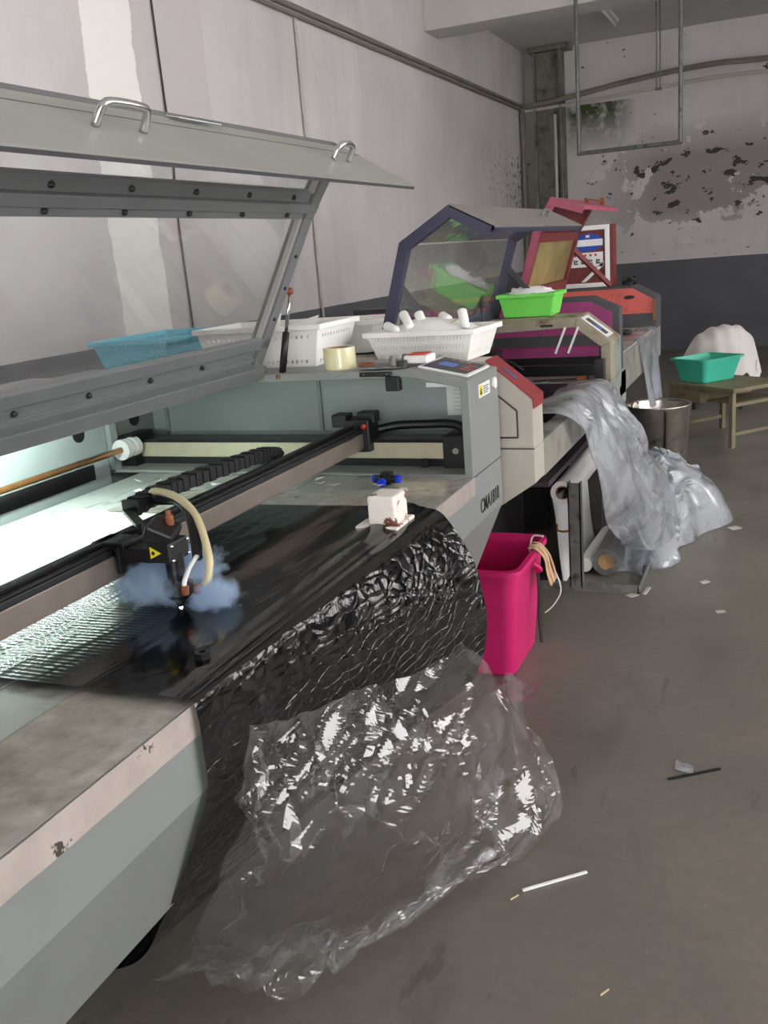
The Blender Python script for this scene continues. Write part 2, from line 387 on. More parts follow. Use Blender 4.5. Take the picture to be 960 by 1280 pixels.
def creaser(seed, nu, nv, amp, nr, rh, rw, vert=.5):
    """piecewise-linear random lattice plus sharp narrow fold ridges, in sheet coordinates"""
    r = random.Random(seed); D = [[Vector((r.uniform(-amp, amp), r.uniform(-amp, amp), r.uniform(-amp, amp))) for i in range(nu+2)] for j in range(nv+2)]
    Rg = []
    for _ in range(nr):
        a = r.uniform(-.5, .5) if r.random() < vert else r.uniform(0, math.pi); cu_, cv = r.uniform(.05, .95), r.uniform(.1, .98); l = r.uniform(.06, .22)
        Rg.append((cu_, cv, math.sin(a), math.cos(a), l, r.uniform(.4, 1)*rh*(1 if r.random() < .7 else -1), r.uniform(.6, 1.4)*rw))
    def f(u, v):
        uu = min(.999, max(0, u+.05*math.sin(7*v+seed)))*nu; vv = min(.999, max(0, v+.05*math.sin(6*u+seed*2)))*nv
        i, j = int(uu), int(vv); a, b = uu-i, vv-j
        if a+b < 1: d = D[j][i]*(1-a-b)+D[j][i+1]*a+D[j+1][i]*b
        else: d = D[j+1][i+1]*(a+b-1)+D[j+1][i]*(1-a)+D[j][i+1]*(1-b)
        h = 0
        for cu_, cv, dx, dy, l, hh, w_ in Rg:
            x, y = u-cu_, v-cv; t_ = x*dx+y*dy; q = abs(x*dy-y*dx)
            if abs(t_) < l and q < w_: h += hh*(1-q/w_)*(1-(t_/l)**2)
        return d, h
    return f

# ------------------------------------------------------------------ the room
XL, YB, ZC = -3.5, 14.15, 4.2
obj('floor', g_box((XL-.2, 4.4), (-3.7, YB+.2), (-.15, 0)), 'floor', kind='structure', label='worn grey-brown concrete workshop floor')
obj('wall_left', g_box((XL-.2, XL), (-3.7, YB), (0, ZC)), 'wall', kind='structure', label='long off-white plaster wall with grey painted lower band')
obj('wall_back', g_box((XL-.2, 4.4), (YB, YB+.2), (0, ZC)), 'wall_b', kind='structure', label='peeling mould-stained end wall with grey lower band')
XR, YR = 4.2, -3.5
g = [g_box((XR, XR+.2), (YR, YB), (0, .9)), g_box((XR, XR+.2), (YR, YB), (3.3, ZC))]
for y0, y1 in ((YR, .6), (3.0, 3.5), (5.9, 7.5), (8.8, YB)): g.append(g_box((XR, XR+.2), (y0, y1), (.9, 3.3)))
obj('wall_right', combine(*g), 'wall', kind='structure', label='window wall on the aisle side')
obj('wall_front', combine(g_box((XL-.2, -.6), (YR-.2, YR), (0, ZC)), g_box((2.4, XR+.2), (YR-.2, YR), (0, ZC)), g_box((-.6, 2.4), (YR-.2, YR), (3.0, ZC))), 'wall', kind='structure', label='wall with the wide entrance behind the camera')
obj('ceiling', g_box((XL-.2, 4.4), (-3.7, YB+.2), (ZC, ZC+.15)), 'ceil', kind='structure', label='pale plaster ceiling')
obj('trim_1', g_box((XL, 4.2), (10, 10.45), (3.79, ZC)), 'ceil', kind='structure', label='concrete cross beam under the ceiling', bevel=.01)
# steel column in the corner
t = thing('steel_column', 'grey-green steel column in the corner of the peeling wall', 'column', (-3.12, 13.95, 0))
obj('web', g_box((-3.30, -2.94), (13.94, 13.96), (0, 4.18)), 'column', t)
for x in (-3.31, -2.95): obj('flange', g_box((x, x+.03), (13.84, 14.12), (0, 4.18)), 'column', t)
obj('top_plate', g_box((-3.36, -2.80), (13.82, 14.13), (4.13, 4.19)), 'column', t)
obj('wall_pipe', g_tube([(-3.0, 13.78, .0), (-3.0, 13.78, 3.3)], .022), 'pipew', label='thin white riser pipe in front of the corner column', cat='pipe')
# pipes and conduits
obj('conduit', combine(g_tube([(XL+.03, 1, 3.455), (XL+.03, 13.9, 3.47)], .022), g_tube([(XL+.03, 1, 3.40), (XL+.03, 13.9, 3.415)], .015)), 'pipe', label='twin grey conduit running along the long wall near the ceiling', cat='conduit')
t = thing('wall_pipe', 'sagging dusty pipe crossing the peeling wall below the ceiling', 'pipe', (0, 13.9, 3.5))
obj('upper_pipe', g_tube([(-3.45, 13.86, 3.45), (-2.7, 13.86, 3.52), (-2.0, 13.86, 3.60), (-1, 13.86, 3.66), (0, 13.86, 3.62), (4.1, 13.9, 3.5)], .035, 8, 5), 'pipe', t)
obj('lower_pipe', g_tube([(-3.45, 13.86, 3.40), (-2.7, 13.86, 3.42), (-2.0, 13.86, 3.45), (-1, 13.86, 3.50), (0, 13.86, 3.48), (4.1, 13.9, 3.4)], .022, 8, 5), 'pipew', t)
obj('wall_conduit', g_tube([(XL+.02, 7.04, .2), (XL+.02, 7.03, 3.43)], .012, 8), 'pipew', label='thin vertical white conduit on the long wall behind the white baskets', cat='conduit')
obj('wall_pipe', g_tube([(XL+.05, 13.75, .2), (XL+.05, 13.75, 3.42)], .035, 8), 'pipe', label='grey drop pipe on the long wall at the corner', cat='pipe')
obj('hanging_cable', g_tube([(XL+.012, 5.17, 3.6), (XL+.012, 5.18, 2.68), (XL+.012, 5.19, 2.3), (XL+.012, 5.16, 1.95), (XL+.012, 5.17, 1.31), (XL+.012, 5.15, .9)], .006, 6, 5), 'wire', label='dark thin cable hanging down the long white wall', cat='cable')
t = thing('ceiling_hanger', 'U-shaped pipe frame hanging from the ceiling before the peeling wall', 'hanger', (-1.45, 9.9, 2.43))
for x in (-1.925, -.967): obj('upright', g_tube([(x, 9.9, 2.43), (x, 9.9, 4.2)], .02, 8), 'iron', t)
obj('crossbar', g_tube([(-1.945, 9.9, 2.43), (-.947, 9.9, 2.43)], .02, 8), 'iron', t)
t = thing('hanging_rod', 'short pair of thin rods hanging inside the pipe frame', 'rod', (-1.41, 12, 3.2))
for x in (-1.435, -1.395): obj('rod', g_tube([(x, 12, 3.2), (x, 12, 4.2)], .007, 6), 'iron', t)
obj('clip', g_box((-1.45, -1.38), (11.98, 12.02), (3.19, 3.215)), 'iron', t)
t = thing('ceiling_lamp', 'unlit batten lamp on the ceiling behind the beam', 'lamp', (-2.04, 12.4, 4.1))
obj('housing', g_box((-2.08, -2.0), (11.8, 13.0), (4.15, 4.2)), 'label', t); obj('tube', g_tube([(-2.04, 11.83, 4.125), (-2.04, 12.97, 4.125)], .014), 'white', t, smooth=True)

# ------------------------------------------------------------------ machine 1 (grey laser cutter)
m1 = thing('laser_cutter', 'large grey laser cutting machine with raised glazed lid, nearest the camera', 'machine', (-1.6, 1.4, 0))
YN, YF = .05, 2.885            # ends
FX = -.835                    # front face
body = [(FX, .95), (FX, .80), (-.94, .556), (-1.25, .50), (-2.3, .50), (-2.42, .60), (-2.42, .95), (-2.17, .95), (-2.17, .86), (-.86, .86), (-.86, .95)]
obj('body', g_prism(body, YN, YF), 'm1', m1, bevel=.004)
obj('cabinet', g_box((-2.25, -1.58), (.3, 2.6), (.07, .50)), 'char', m1, bevel=.005)
for x in (-2.15, -1.68):
    for y in (.45, 2.45): obj('foot', g_lathe([(0.001, 0), (.045, 0), (.045, .02), (.018, .03), (.018, .075), (.001, .075)], (x, y, 0), 16), 'black', m1)
obj('bed_base', g_box((-2.04, -.86), (.35, 2.585), (.87, .925)), 'dark', m1)
# bed planks
xs = np.linspace(-2.04, -1.06, 8)
for i in range(7):
    obj('bed_plank', g_box((xs[i]+.002, xs[i+1]-.002), (.36, 2.585), (.925, .9495+.0006*(i % 2))), 'bed', m1, bevel=.002)
obj('taped_strip', g_box((-1.058, -.84), (.36, 2.59), (.925, .951)), 'tapetop', m1, bevel=.002)
def lipfn(u, v):
    y = .36+u*2.23; b = .003*crumple(u*9, v*.6, 3)
    return (-.8335+.002*v+abs(b)*.5, y, .952-.053*v+b*(v > .3))
obj('edge_tape', g_grid(lipfn, 160, 4), 'tape', m1, smooth=False)
# end housings (far one faces us with an open recess)
prof = [(FX, .95), (FX, 1.24), (-1.02, 1.279), (-1.08, 1.276), (-2.42, 1.276), (-2.42, .95)]
inner = [(-.862, .96), (-.862, 1.218), (-1.02, 1.252), (-1.08, 1.250), (-2.16, 1.250), (-2.16, .96)]
def ring_prism(outer, inn, a, b):
    n = len(outer); V = []
    for t_ in (a, b):
        V += [(p[0], t_, p[1]) for p in outer]; V += [(p[0], t_, p[1]) for p in inn]
    F = []
    for i in range(n):
        j = (i+1) % n
        F += [(i, j, n+j, n+i), (2*n+i, 3*n+i, 3*n+j, 2*n+j), (i, 2*n+i, 2*n+j, j), (n+i, n+j, 3*n+j, 3*n+i)]
    return V, F
e = obj('end_housing', ring_prism(prof, inner, 2.585, YF), 'm1', m1, bevel=.003)
ip = obj('inner_panel', g_prism(inner, YF-.02, YF-.004), 'm1in', m1)
obj('panel_seam', g_box((-1.465, -1.452), (YF-.028, YF-.02), (1.0, 1.25)), 'm1', ip)
obj('panel_edge', g_box((-2.1, -2.085), (YF-.03, YF-.02), (1.03, 1.24)), 'm1', ip)
obj('panel_edge', g_box((-2.1, -.9), (YF-.03, YF-.02), (1.03, 1.042)), 'm1', ip)
obj('end_housing', ring_prism(prof, inner, YN, .35), 'm1', m1, bevel=.003)
obj('inner_panel', g_prism(inner, YN+.004, YN+.02), 'm1in', m1)
obj('rear_panel', g_box((-2.19, -2.161), (.35, 2.583), (.90, 1.265)), 'm1in', m1)
obj('rear_slot', g_box((-2.16, -2.045), (.36, 2.585), (.88, .90)), 'dark', m1)
obj('rear_strip', g_box((-2.162, -2.157), (.36, 2.50), (.945, .998)), 'black', m1)  # black strip along the foot of the rear panel
for y in (2.45, 2.75):
    ho = [(y+.026*math.cos(a), 1.11+.026*math.sin(a)) for a in np.linspace(math.pi, 2*math.pi, 9)] + [(y+.026*math.cos(a), 1.160+.026*math.sin(a)) for a in np.linspace(0, math.pi, 9)]
    obj('vent_hole', g_prism(ho, -2.161, -2.155, 'x'), 'black', m1)
obj('rear_post', g_box((-2.158, -2.138), (2.585, 2.62), (.95, 1.26)), 'm1in', m1)
obj('rear_cover', g_box((-2.45, -1.54), (YN, 2.584), (1.268, 1.286)), 'm1', m1, bevel=.003)
# work lamp under the cover
wl = obj('work_lamp', g_box((-1.94, -1.88), (1.12, 2.22), (1.256, 1.268)), 'white', m1)
obj('lamp_tube', g_tube([(-1.91, 1.15, 1.247), (-1.91, 2.19, 1.247)], .009, 10), 'tube', wl)
obj('added_baffle', g_box((-1.882, -1.878), (1.12, 2.22), (1.229, 1.268)), 'white', wl)  # unseen baffle added to keep tube glare off the front film
for y in (1.12, 2.216): obj('lamp_end', g_box((-1.94, -1.88), (y, y+.004), (1.235, 1.268)), 'white', wl)
# copper drive rod and coupling
obj('drive_rod', g_tube([(-2.10, .38, 1.03), (-2.10, 2.60, 1.03)], .011, 12), 'copper', m1, smooth=True)
cp = obj('coupling', g_lathe([(.001, 2.58), (.036, 2.58), (.036, 2.592), (.026, 2.594), (.026, 2.604), (.034, 2.606), (.034, 2.618), (.026, 2.62), (.026, 2.632), (.034, 2.634), (.034, 2.66), (.001, 2.66)], (-2.10, 0, 1.03), 24, 'y'), 'white', m1)
# gold Y rail on the far end with black belt housing
yr = obj('cross_rail', g_box((-2.10, -.955), (2.680, 2.740), (.986, 1.038)), 'gold', m1, bevel=.002)
obj('rail_cover', g_box((-2.12, -.87), (2.675, 2.760), (1.038, 1.048)), 'blackm', yr)
obj('rail_base', g_box((-2.12, -.87), (2.690, 2.780), (.952, .986)), 'black', yr)
obj('rail_end', g_box((-.955, -.868), (2.665, 2.780), (.955, 1.06)), 'black', yr, bevel=.004)
obj('rail_slot', g_box((-1.26, -1.22), (2.678, 2.682), (1.006, 1.014)), 'black', yr, bevel=.001)
obj('rail_bolt', g_lathe([(.001, 2.658), (.010, 2.658), (.010, 2.666), (.001, 2.666)], (-.912, 0, 1.015), 12, 'y'), 'steel', yr)
obj('end_bracket', g_box((-2.14, -2.09), (2.640, 2.760), (.952, 1.07)), 'black', yr)
obj('rail_wheel', g_lathe([(.001, 2.672), (.016, 2.672), (.016, 2.690), (.001, 2.690)], (-1.02, 0, .972), 16, 'y'), 'dark', yr)
# gantry beam
gx0, gx1 = -1.262, -1.212
g = obj('gantry_beam', g_box((gx0, gx1), (.42, 2.675), (1.022, 1.072)), 'brown', m1, bevel=.003)
obj('gantry_top', g_box((gx0-.012, gx1+.001), (.42, 2.675), (1.072, 1.086)), 'black', g, bevel=.002)
obj('guide_rail', g_box((gx0+.008, gx0+.028), (.42, 2.635), (1.086, 1.100)), 'blackm', g, bevel=.002)
obj('belt', g_box((gx1-.014, gx1-.004), (.42, 2.635), (1.087, 1.092)), 'black', g)
obj('gantry_end', combine(g_box((-1.275, -1.19), (2.650, 2.730), (1.012, 1.115)), g_box((-1.24, -1.18), (2.675, 2.725), (1.10, 1.135)), g_box((-1.32, -1.27), (2.655, 2.715), (1.09, 1.13))), 'black', g, bevel=.004)
obj('end_button', g_ball((-1.205, 2.647, 1.095), .009), M['redink'], g, smooth=True)
obj('gantry_cable', g_tube([(-1.18, 2.695, 1.075), (-1.12, 2.715, 1.085), (-1.02, 2.735, 1.085), (-.96, 2.740, 1.085), (-.915, 2.735, 1.075), (-.89, 2.725, 1.04)], .014, 8, 5), 'black', g, smooth=True)
obj('motor_block', g_box((-.882, -.868), (2.655, 2.795), (.955, 1.09)), 'black', g)
# energy chain
ch = obj('energy_chain', g_tube([(-1.30, 1.62, 1.115), (-1.30, 1.8, 1.118), (-1.30, 2.22, 1.108)], .004, 6), 'black', m1)
path = smooth_path([(-1.30, 1.60, 1.118), (-1.30, 1.75, 1.126), (-1.30, 2.0, 1.118), (-1.30, 2.20, 1.108), (-1.30, 2.245, 1.09), (-1.30, 2.235, 1.06), (-1.30, 2.18, 1.05)], 9)
links = [g_bar(path[i], path[i]+(path[i+1]-path[i])*.84, .044, .028 if i % 2 else .033) for i in range(len(path)-1)]
lo = obj('chain_link', links[0], 'black', ch)
for lk in links[1:]: obj('chain_link', lk, 'black', ch)
obj('chain_bracket', combine(g_bar((-1.31, 1.60, 1.112), (-1.20, 1.50, 1.112), .02, .008), g_bar((-1.20, 1.505, 1.115), (-1.20, 1.50, 1.075), .016, .008)), 'black', m1)
# laser head
hd = obj('laser_head', combine(g_box((-1.262, -1.18), (1.415, 1.48), (1.087, 1.100)), g_box((-1.208, -1.195), (1.415, 1.48), (1.035, 1.100)), g_box((-1.20, -1.12), (1.42, 1.475), (1.06, 1.09))), 'blackm', m1, bevel=.004)
mb = rot_pts(g_box((-.040, .040), (-.046, .046), (-.026, .026)), (0, 0, 0), .3)
th = -.5; mv = [(-1.115+x*math.cos(th)-z*math.sin(th), 1.45+y, 1.128+x*math.sin(th)+z*math.cos(th)) for x, y, z in mb[0]]
obj('mirror_block', shr((mv, mb[1])), 'black', hd, bevel=.006)
obj('front_block', shr(g_box((-1.135, -1.062), (1.40, 1.49), (1.055, 1.112))), 'black', hd, bevel=.004)
obj('lens_tube', g_lathe([(.001, .998), (.0185, .998), (.0185, 1.075), (.001, 1.075)], (-1.088, 1.445, 0), 20), 'blackm', hd, smooth=False)
obj('nozzle', g_lathe([(.001, .966), (.006, .966), (.012, .978), (.022, .986), (.030, .994), (.030, 1.016), (.024, 1.02), (.001, 1.02)], (-1.088, 1.445, 0), 20), 'black', hd)
obj('collar', g_lathe([(.001, 1.0), (.0085, 1.0), (.0085, 1.018), (.001, 1.018)], (-1.058, 1.425, 0), 12), 'rustb', hd)
obj('screw', g_lathe([(.001, 0), (.009, 0), (.009, .02), (.005, .02), (.005, .03), (.001, .03)], (-1.10, 1.463, 1.128), 12), 'rustb', hd)
for y_, z_ in ((1.408, 1.104), (1.482, 1.104), (1.482, 1.064), (1.408, 1.064)): obj('screw', shr(g_ball((-1.059, y_, z_), .005)), 'steel', hd)
tri = [(-1.122, 1.070), (-1.122, 1.102), (-1.088, 1.086)]
ws = obj('warning_sticker', shr(g_prism(tri, 1.3975, 1.3995), .74), 'yellow', hd)
obj('warning_mark', shr(g_lathe([(.0001, 1.3965), (.0055, 1.3965), (.0055, 1.3975)], (-1.112, 0, 1.086), 10, 'y'), .745), 'ink', ws)
obj('spark', g_ball((-1.088, 1.445, .963), .0035), 'spark', hd)
obj('air_hose', g_tube([(-1.29, 1.665, 1.132), (-1.27, 1.656, 1.142), (-1.19, 1.62, 1.140), (-1.12, 1.58, 1.112), (-1.06, 1.52, 1.057), (-1.048, 1.495, 1.015), (-1.052, 1.472, .995), (-1.066, 1.46, .995)], .0085, 10, 6), 'hose', hd, smooth=True)
obj('hose_fitting', g_lathe([(.001, -1.07), (.010, -1.07), (.012, -1.055), (.010, -1.046), (.001, -1.046)], (0, 1.463, .997), 12, 'x'), 'rustb', hd)
obj('head_cable', g_tube([(-1.27, 1.654, 1.122), (-1.2, 1.64, 1.124), (-1.13, 1.575, 1.105), (-1.10, 1.54, 1.07), (-1.08, 1.51, 1.045)], .011, 8, 6), 'black', hd, smooth=True)
obj('air_tube', g_tube([(-1.08, 1.51, 1.05), (-1.072, 1.47, 1.04), (-1.06, 1.43, 1.025), (-1.058, 1.425, 1.01)], .005, 8, 5), M['label'], hd, smooth=True)

# lid
P1, P2, P3, P3b, P4 = [Vector((p[0], 0, p[1])) for p in ((-1.53, 1.275), (-1.288, 1.729), (-1.166, 1.908), (-1.140, 1.895), (-.955, 1.784))]
LY0, LY1 = .3, 2.575
d1 = (P2-P1).normalized(); n1 = Vector((d1.z, 0, -d1.x)); d2 = (P3-P2).normalized(); n2 = Vector((d2.z, 0, -d2.x)); d3 = (P4-P3b).normalized(); n3 = Vector((-d3.z, 0, d3.x))
def slab(p, d, n, a, b, t0, t1, y0=LY0, y1=LY1):
    q = [p+d*a+n*t0, p+d*b+n*t0, p+d*b+n*t1, p+d*a+n*t1]
    return g_prism([(v.x, v.z) for v in q], y0, y1)
def pv(p, y): return (p.x, y, p.z)
ld = obj('lid', combine(slab(P1, d1, n1, .0, .045, -.035, .030), slab(P1, d1, n1, .04, .105, -.02, -.002), slab(P1, d1, n1, .098, .135, -.008, .012), slab(P1, d1, n1, .058, .064, -.01, .004),
                        slab(P2, d1, n1, -.006, .022, -.018, .004), slab(P2, d2, n2, .018, .045, -.03, .014), slab(P2, d2, n2, .043, .078, -.018, .0),
                        slab(P3, d2, n2, -.035, .0, -.03, .0),
                        slab(P1, d1, n1, 0, (P2-P1).length, -.03, .012, LY1-.05, LY1), slab(P2, d2, n2, 0, (P3-P2).length, -.03, .012, LY1-.05, LY1),
                        slab(P1, d1, n1, 0, (P2-P1).length, -.03, .012, LY0, LY0+.05), slab(P2, d2, n2, 0, (P3-P2).length, -.03, .012, LY0, LY0+.05)), 'lid', m1, bevel=.003)
L1 = (P2-P1).length; L2 = (P3-P2).length
obj('lid_pane', slab(P1, d1, n1, .12, L1-.0, -.016, -.012, LY0+.04, LY1-.04), 'pane', ld)
obj('lid_pane', slab(P2, d2, n2, .07, L2-.03, -.016, -.012, LY0+.04, LY1-.04), 'pane', ld)
obj('pane_gasket', combine(slab(P1, d1, n1, .13, L1-.0, -.010, .004, LY1-.066, LY1-.05), slab(P2, d2, n2, .075, L2-.02, -.010, .004, LY1-.066, LY1-.05)), 'lip', ld)
lipp = [P3, P3b, P4, P4-n3*.006, P4-n3*.006-d3*.02, P4-n3*.006-d3*.03, P3b-n3*.006, P3-d2*.012]
obj('lid_front', g_prism([(v.x, v.z) for v in lipp], LY0, LY1), 'lip', ld)
obj('lid_flange', slab(P4, d3, n3, -.008, .002, -.011, -.004), 'char', ld)
obj('lid_seam', slab(P3b, d3, n3, .028, .0305, -.002, .0006), 'char', ld)
bolts = [(P1+d1*.078+n1*.002, y) for y in np.arange(.55, 2.45, .24)] + [(P2+d2*.06+n2*.002, y) for y in np.arange(.5, 2.45, .24)] + [(P2+d1*.008+n1*.006, y) for y in np.arange(.5, 2.45, .24)]
bm0 = obj('bolt', g_ball(pv(bolts[0][0], bolts[0][1]), .0075, seg=8, ring=6), 'black', ld)
for p, y in bolts[1:]:
    o = bm0.copy(); COL.objects.link(o); q = Vector(pv(p, y))-Vector(pv(*bolts[0])); o.location = bm0.location+q
for i, z_ in enumerate((0, 1, 2)): 
    p = P1+d1*(.2+i*.1)+n1*.013; obj('bolt', g_ball((p.x, LY1-.03, p.z), .006, seg=8, ring=6), 'black', ld)
for y0, y1 in ((1.355, 1.485), (2.27, 2.36)):
    a = P3b+d3*.10+n3*.002; n = n3*.042
    h = obj('handle', g_tube([(a.x, y0, a.z), (a.x+n.x*.7, y0+.004, a.z+n.z*.7), (a.x+n.x, y0+.022, a.z+n.z), (a.x+n.x, y1-.022, a.z+n.z), (a.x+n.x*.7, y1-.004, a.z+n.z*.7), (a.x, y1, a.z)], .0075, 10, 4), 'steel', ld, smooth=True)
    for y in (y0, y1):
        b0 = a-n3*.004; b1 = a-n3*.022; obj('handle_bolt', g_tube([tuple(Vector((b0.x, y, b0.z))), (b1.x, y, b1.z)], .005, 8), 'steel', h)
a = P3+Vector((.006, 0, .0005)); obj('lid_sticker', g_prism([(a.x, a.z), (a.x+.03, a.z-.0075), (a.x+.03, a.z-.006), (a.x, a.z+.0015)], 1.72, 1.88), 'label', ld)
gs = obj('gas_strut', g_tube([(-1.452, 2.61, 1.277), (-1.424, 2.61, 1.400)], .011, 12), 'black', m1, smooth=True)
obj('strut_rod', g_tube([(-1.424, 2.61, 1.40), (-1.398, 2.61, 1.515)], .0055, 8), 'steel', gs, smooth=True)
obj('strut_end', combine(g_ball((-1.396, 2.608, 1.522), .012), g_bar((-1.396, 2.56, 1.522), (-1.396, 2.61, 1.522), .012, .012)), 'rustb', gs, smooth=True)
obj('strut_end', combine(g_ball((-1.454, 2.608, 1.270), .011), g_bar((-1.454, 2.58, 1.266), (-1.454, 2.61, 1.266), .012, .012)), 'rustb', gs, smooth=True)
# control panel on the sloping top
sl = Vector((-1.02-FX, 0, 1.279-1.24)); sl.normalize(); sn = Vector((-sl.z, 0, sl.x)); sn = -sn if sn.z < 0 else sn
def onslope(s, y, h): return Vector((FX, 0, 1.24))+sl*s+sn*h+Vector((0, y, 0))
def slope_plate(s0, s1, y0, y1, h0, h1):
    V = [tuple(onslope(s, y, h)) for s in (s0, s1) for y in (y0, y1) for h in (h0, h1)]
    return V, g_box((0, 1), (0, 1), (0, 1))[1]
cpn = obj('control_panel', slope_plate(.014, .172, 2.625, 2.845, 0, .006), 'label', m1, bevel=.001)
obj('panel_face', slope_plate(.024, .160, 2.635, 2.835, .006, .0075), 'char', cpn)
obj('screen', slope_plate(.085, .135, 2.70, 2.76, .0075, .0085), 'lcd', cpn)
for i in range(3):
    for j in range(2): obj('key', slope_plate(.030+j*.016, .042+j*.016, 2.680+i*.035, 2.705+i*.035, .0075, .009), 'redink' if (i+j) % 2 else 'iron', cpn)
for i in range(3): obj('key', slope_plate(.062+i*.024, .078+i*.024, 2.795, 2.822, .0075, .009), 'iron', cpn)
# black catch, instruction sheet, small lamp bar
obj('lid_catch', combine(g_box((-1.175, -1.07), (2.5780, 2.5880), (1.258, 1.272)), g_box((-1.088, -1.045), (2.5680, 2.5980), (1.215, 1.258))), 'black', m1, bevel=.003)
for x in (-1.16, -1.085, -1.25, -1.29): obj('screw', g_ball((x, 2.5810, 1.265), .004, seg=8, ring=6), 'steel', m1)
obj('inner_bracket', g_box((-.985, -.875), (2.6380, 2.6780), (1.215, 1.228)), 'label', m1)
ins = obj('instruction_sheet', g_box((-1.0, -.905), (YF-.024, YF-.0215), (1.09, 1.20)), 'label', m1)
for i in range(7): obj('print_line', g_box((-.978, -.978+.02+.035*((i*37 % 10)/10)), (YF-.0252, YF-.0245), (1.185-i*.013, 1.1858-i*.013)), 'iron', ins)
wl = obj('warning_label', g_box((FX-.001, FX+.0012), (2.6780, 2.7930), (1.172, 1.212)), 'label', m1)
obj('yellow_square', g_box((FX+.0012, FX+.0018), (2.6820, 2.7120), (1.176, 1.208)), 'yellow', wl)
obj('hazard_triangle', g_prism([(2.686, 1.181), (2.708, 1.181), (2.697, 1.203)], FX+.0018, FX+.0024, 'x'), 'ink', wl)
for i in range(4): obj('print_line', g_box((FX+.0012, FX+.0018), (2.7220, 2.7780-.008*(i % 2)), (1.199-i*.0065, 1.2015-i*.0065)), 'ink', wl)
obj('round_knob', g_lathe([(.001, FX), (.018, FX), (.018, FX+.006), (.001, FX+.006)], (0, 2.840, 1.195), 16, 'x'), 'cream', m1)
obj('seam', g_box((FX-.001, FX+.0006), (2.588, YF), (.948, .9515)), 'char', m1)
# lettering on the front
cu = bpy.data.curves.new('lettering', 'FONT'); cu.body = 'CMA1810'; cu.size = .056; cu.extrude = .0006; cu.offset = .0005; cu.space_character = 1.02
tmp = bpy.data.objects.new('lettering_source', cu); COL.objects.link(tmp)
dg = bpy.context.evaluated_depsgraph_get(); me = bpy.data.meshes.new_from_object(tmp.evaluated_get(dg)); bpy.data.objects.remove(tmp); bpy.data.curves.remove(cu)
V = [(FX+.0012+v.co.z, 2.535+v.co.x*1.05, .835+v.co.y*1.1) for v in me.vertices]; F = [tuple(p.vertices) for p in me.polygons]
wid = max(p[1] for p in V)-min(p[1] for p in V)
V = [(p[0], 2.635+(p[1]-2.535)*.20/wid, p[2]-.010) for p in V]
obj('lettering', (V, F), 'ink', m1, label='black printed lettering CMA1810')

# ------------------------------------------------------------------ things on machine 1
# black film
near = [(-.85, .962), (-.8265, .955), (-.8215, .88), (-.828, .79), (-.885, .66), (-.955, .535), (-1.04, .42), (-1.22, .36), (-1.50, .33)]
far = [(-.85, .964), (-.800, .945), (-.735, .84), (-.705, .74), (-.698, .64), (-.725, .53), (-.80, .43), (-1.0, .35), (-1.45, .32)]
def filmfn(u, v):
    Y = 1.095+u*1.115
    if v < .42:
        s = v/.42; x = -1.60+s*.75; z = .9535+.0085*s
        z += .003*(crumple(u*2+3, s*2, 1.2, 3)+.9)*(1 if s < .97 else .4) + .012*math.exp(-((s-.93)/.05)**2)*u
        return (x, Y, z)
    s = (v-.42)/.58; k = s*(len(near)-1); i = min(int(k), len(near)-2); f = k-i
    def cr(P_):
        out = []
        for c in (0, 1):
            a, b, d, e = P_[max(i-1, 0)][c], P_[i][c], P_[i+1][c], P_[min(i+2, len(P_)-1)][c]
            out.append(.5*(2*b+(d-a)*f+(2*a-5*b+4*d-e)*f*f+(3*b-a-3*d+e)*f**3))
        return out
    n_, f_ = cr(near), cr(far); w_ = u**1.25
    c = .006*crumple(u*3, s*3, 1.6, 4, 9)*min(1, s*4)*min(1, u*6)
    return (n_[0]*(1-w_)+f_[0]*w_+c, Y, n_[1]*(1-w_)+f_[1]*w_+c*.3)
obj('black_film', g_grid(filmfn, 150, 260), 'film', smooth=True, label='glossy black plastic film spread on the bed and hanging over its front', cat='plastic film')
# crinkled clear sheet hugging the bulge and hanging to the floor
rows = [[(-.785, 1.135, .90), (-.745, 1.34, .85), (-.705, 1.60, .78), (-.675, 1.90, .73)],
        [(-.785, 1.12, .84), (-.735, 1.30, .76), (-.685, 1.58, .68), (-.655, 2.02, .60)],
        [(-.80, 1.11, .75), (-.74, 1.24, .65), (-.675, 1.53, .56), (-.645, 2.08, .45)],
        [(-.87, 1.14, .60), (-.79, 1.25, .50), (-.70, 1.55, .38), (-.655, 2.12, .29)],
        [(-1.0, 1.22, .40), (-.89, 1.34, .31), (-.77, 1.60, .21), (-.675, 2.11, .15)],
        [(-1.14, 1.33, .20), (-1.0, 1.45, .14), (-.83, 1.63, .08), (-.69, 2.08, .05)],
        [(-1.28, 1.42, .05), (-1.02, 1.50, .04), (-.85, 1.62, .03), (-.68, 2.07, .02)]]
S2 = bez_surf(rows)
CRS = creaser(5, 15, 17, .019, 84, .022, .012)
def clearfn(u, v):
    p = S2(u, v); g_ = min(1, .15+v*1.6); k = .010+.055*g_
    c = crumple(u*2.2, v*2.0, .9, 2, 4); c2 = crumple(u*2.5+5, v*2+1, 1.1, 2, 17); d, h = CRS(u, v); d = d*(.25+.75*g_)*(1+1.3*max(0, v-.55)/.45)
    ragged = .12*crumple(u*3, .3, 1.6, 3, 8)*max(0, v-.8)/.2+.05*crumple(u*2, .7, 1.2, 2, 3)*max(0, .15-v)/.15
    up_ = max(0, (v-.8)/.2)
    return (p.x+max(-.012, c*k+d.x+h*(1-up_))+.016, p.y+c2*k*.8+ragged+d.y, max(.004+.004*(1+math.sin(u*40)), p.z+c2*k*.5+abs(d.z)*1.2+(abs(c)*.10+abs(h)*1.5)*up_))
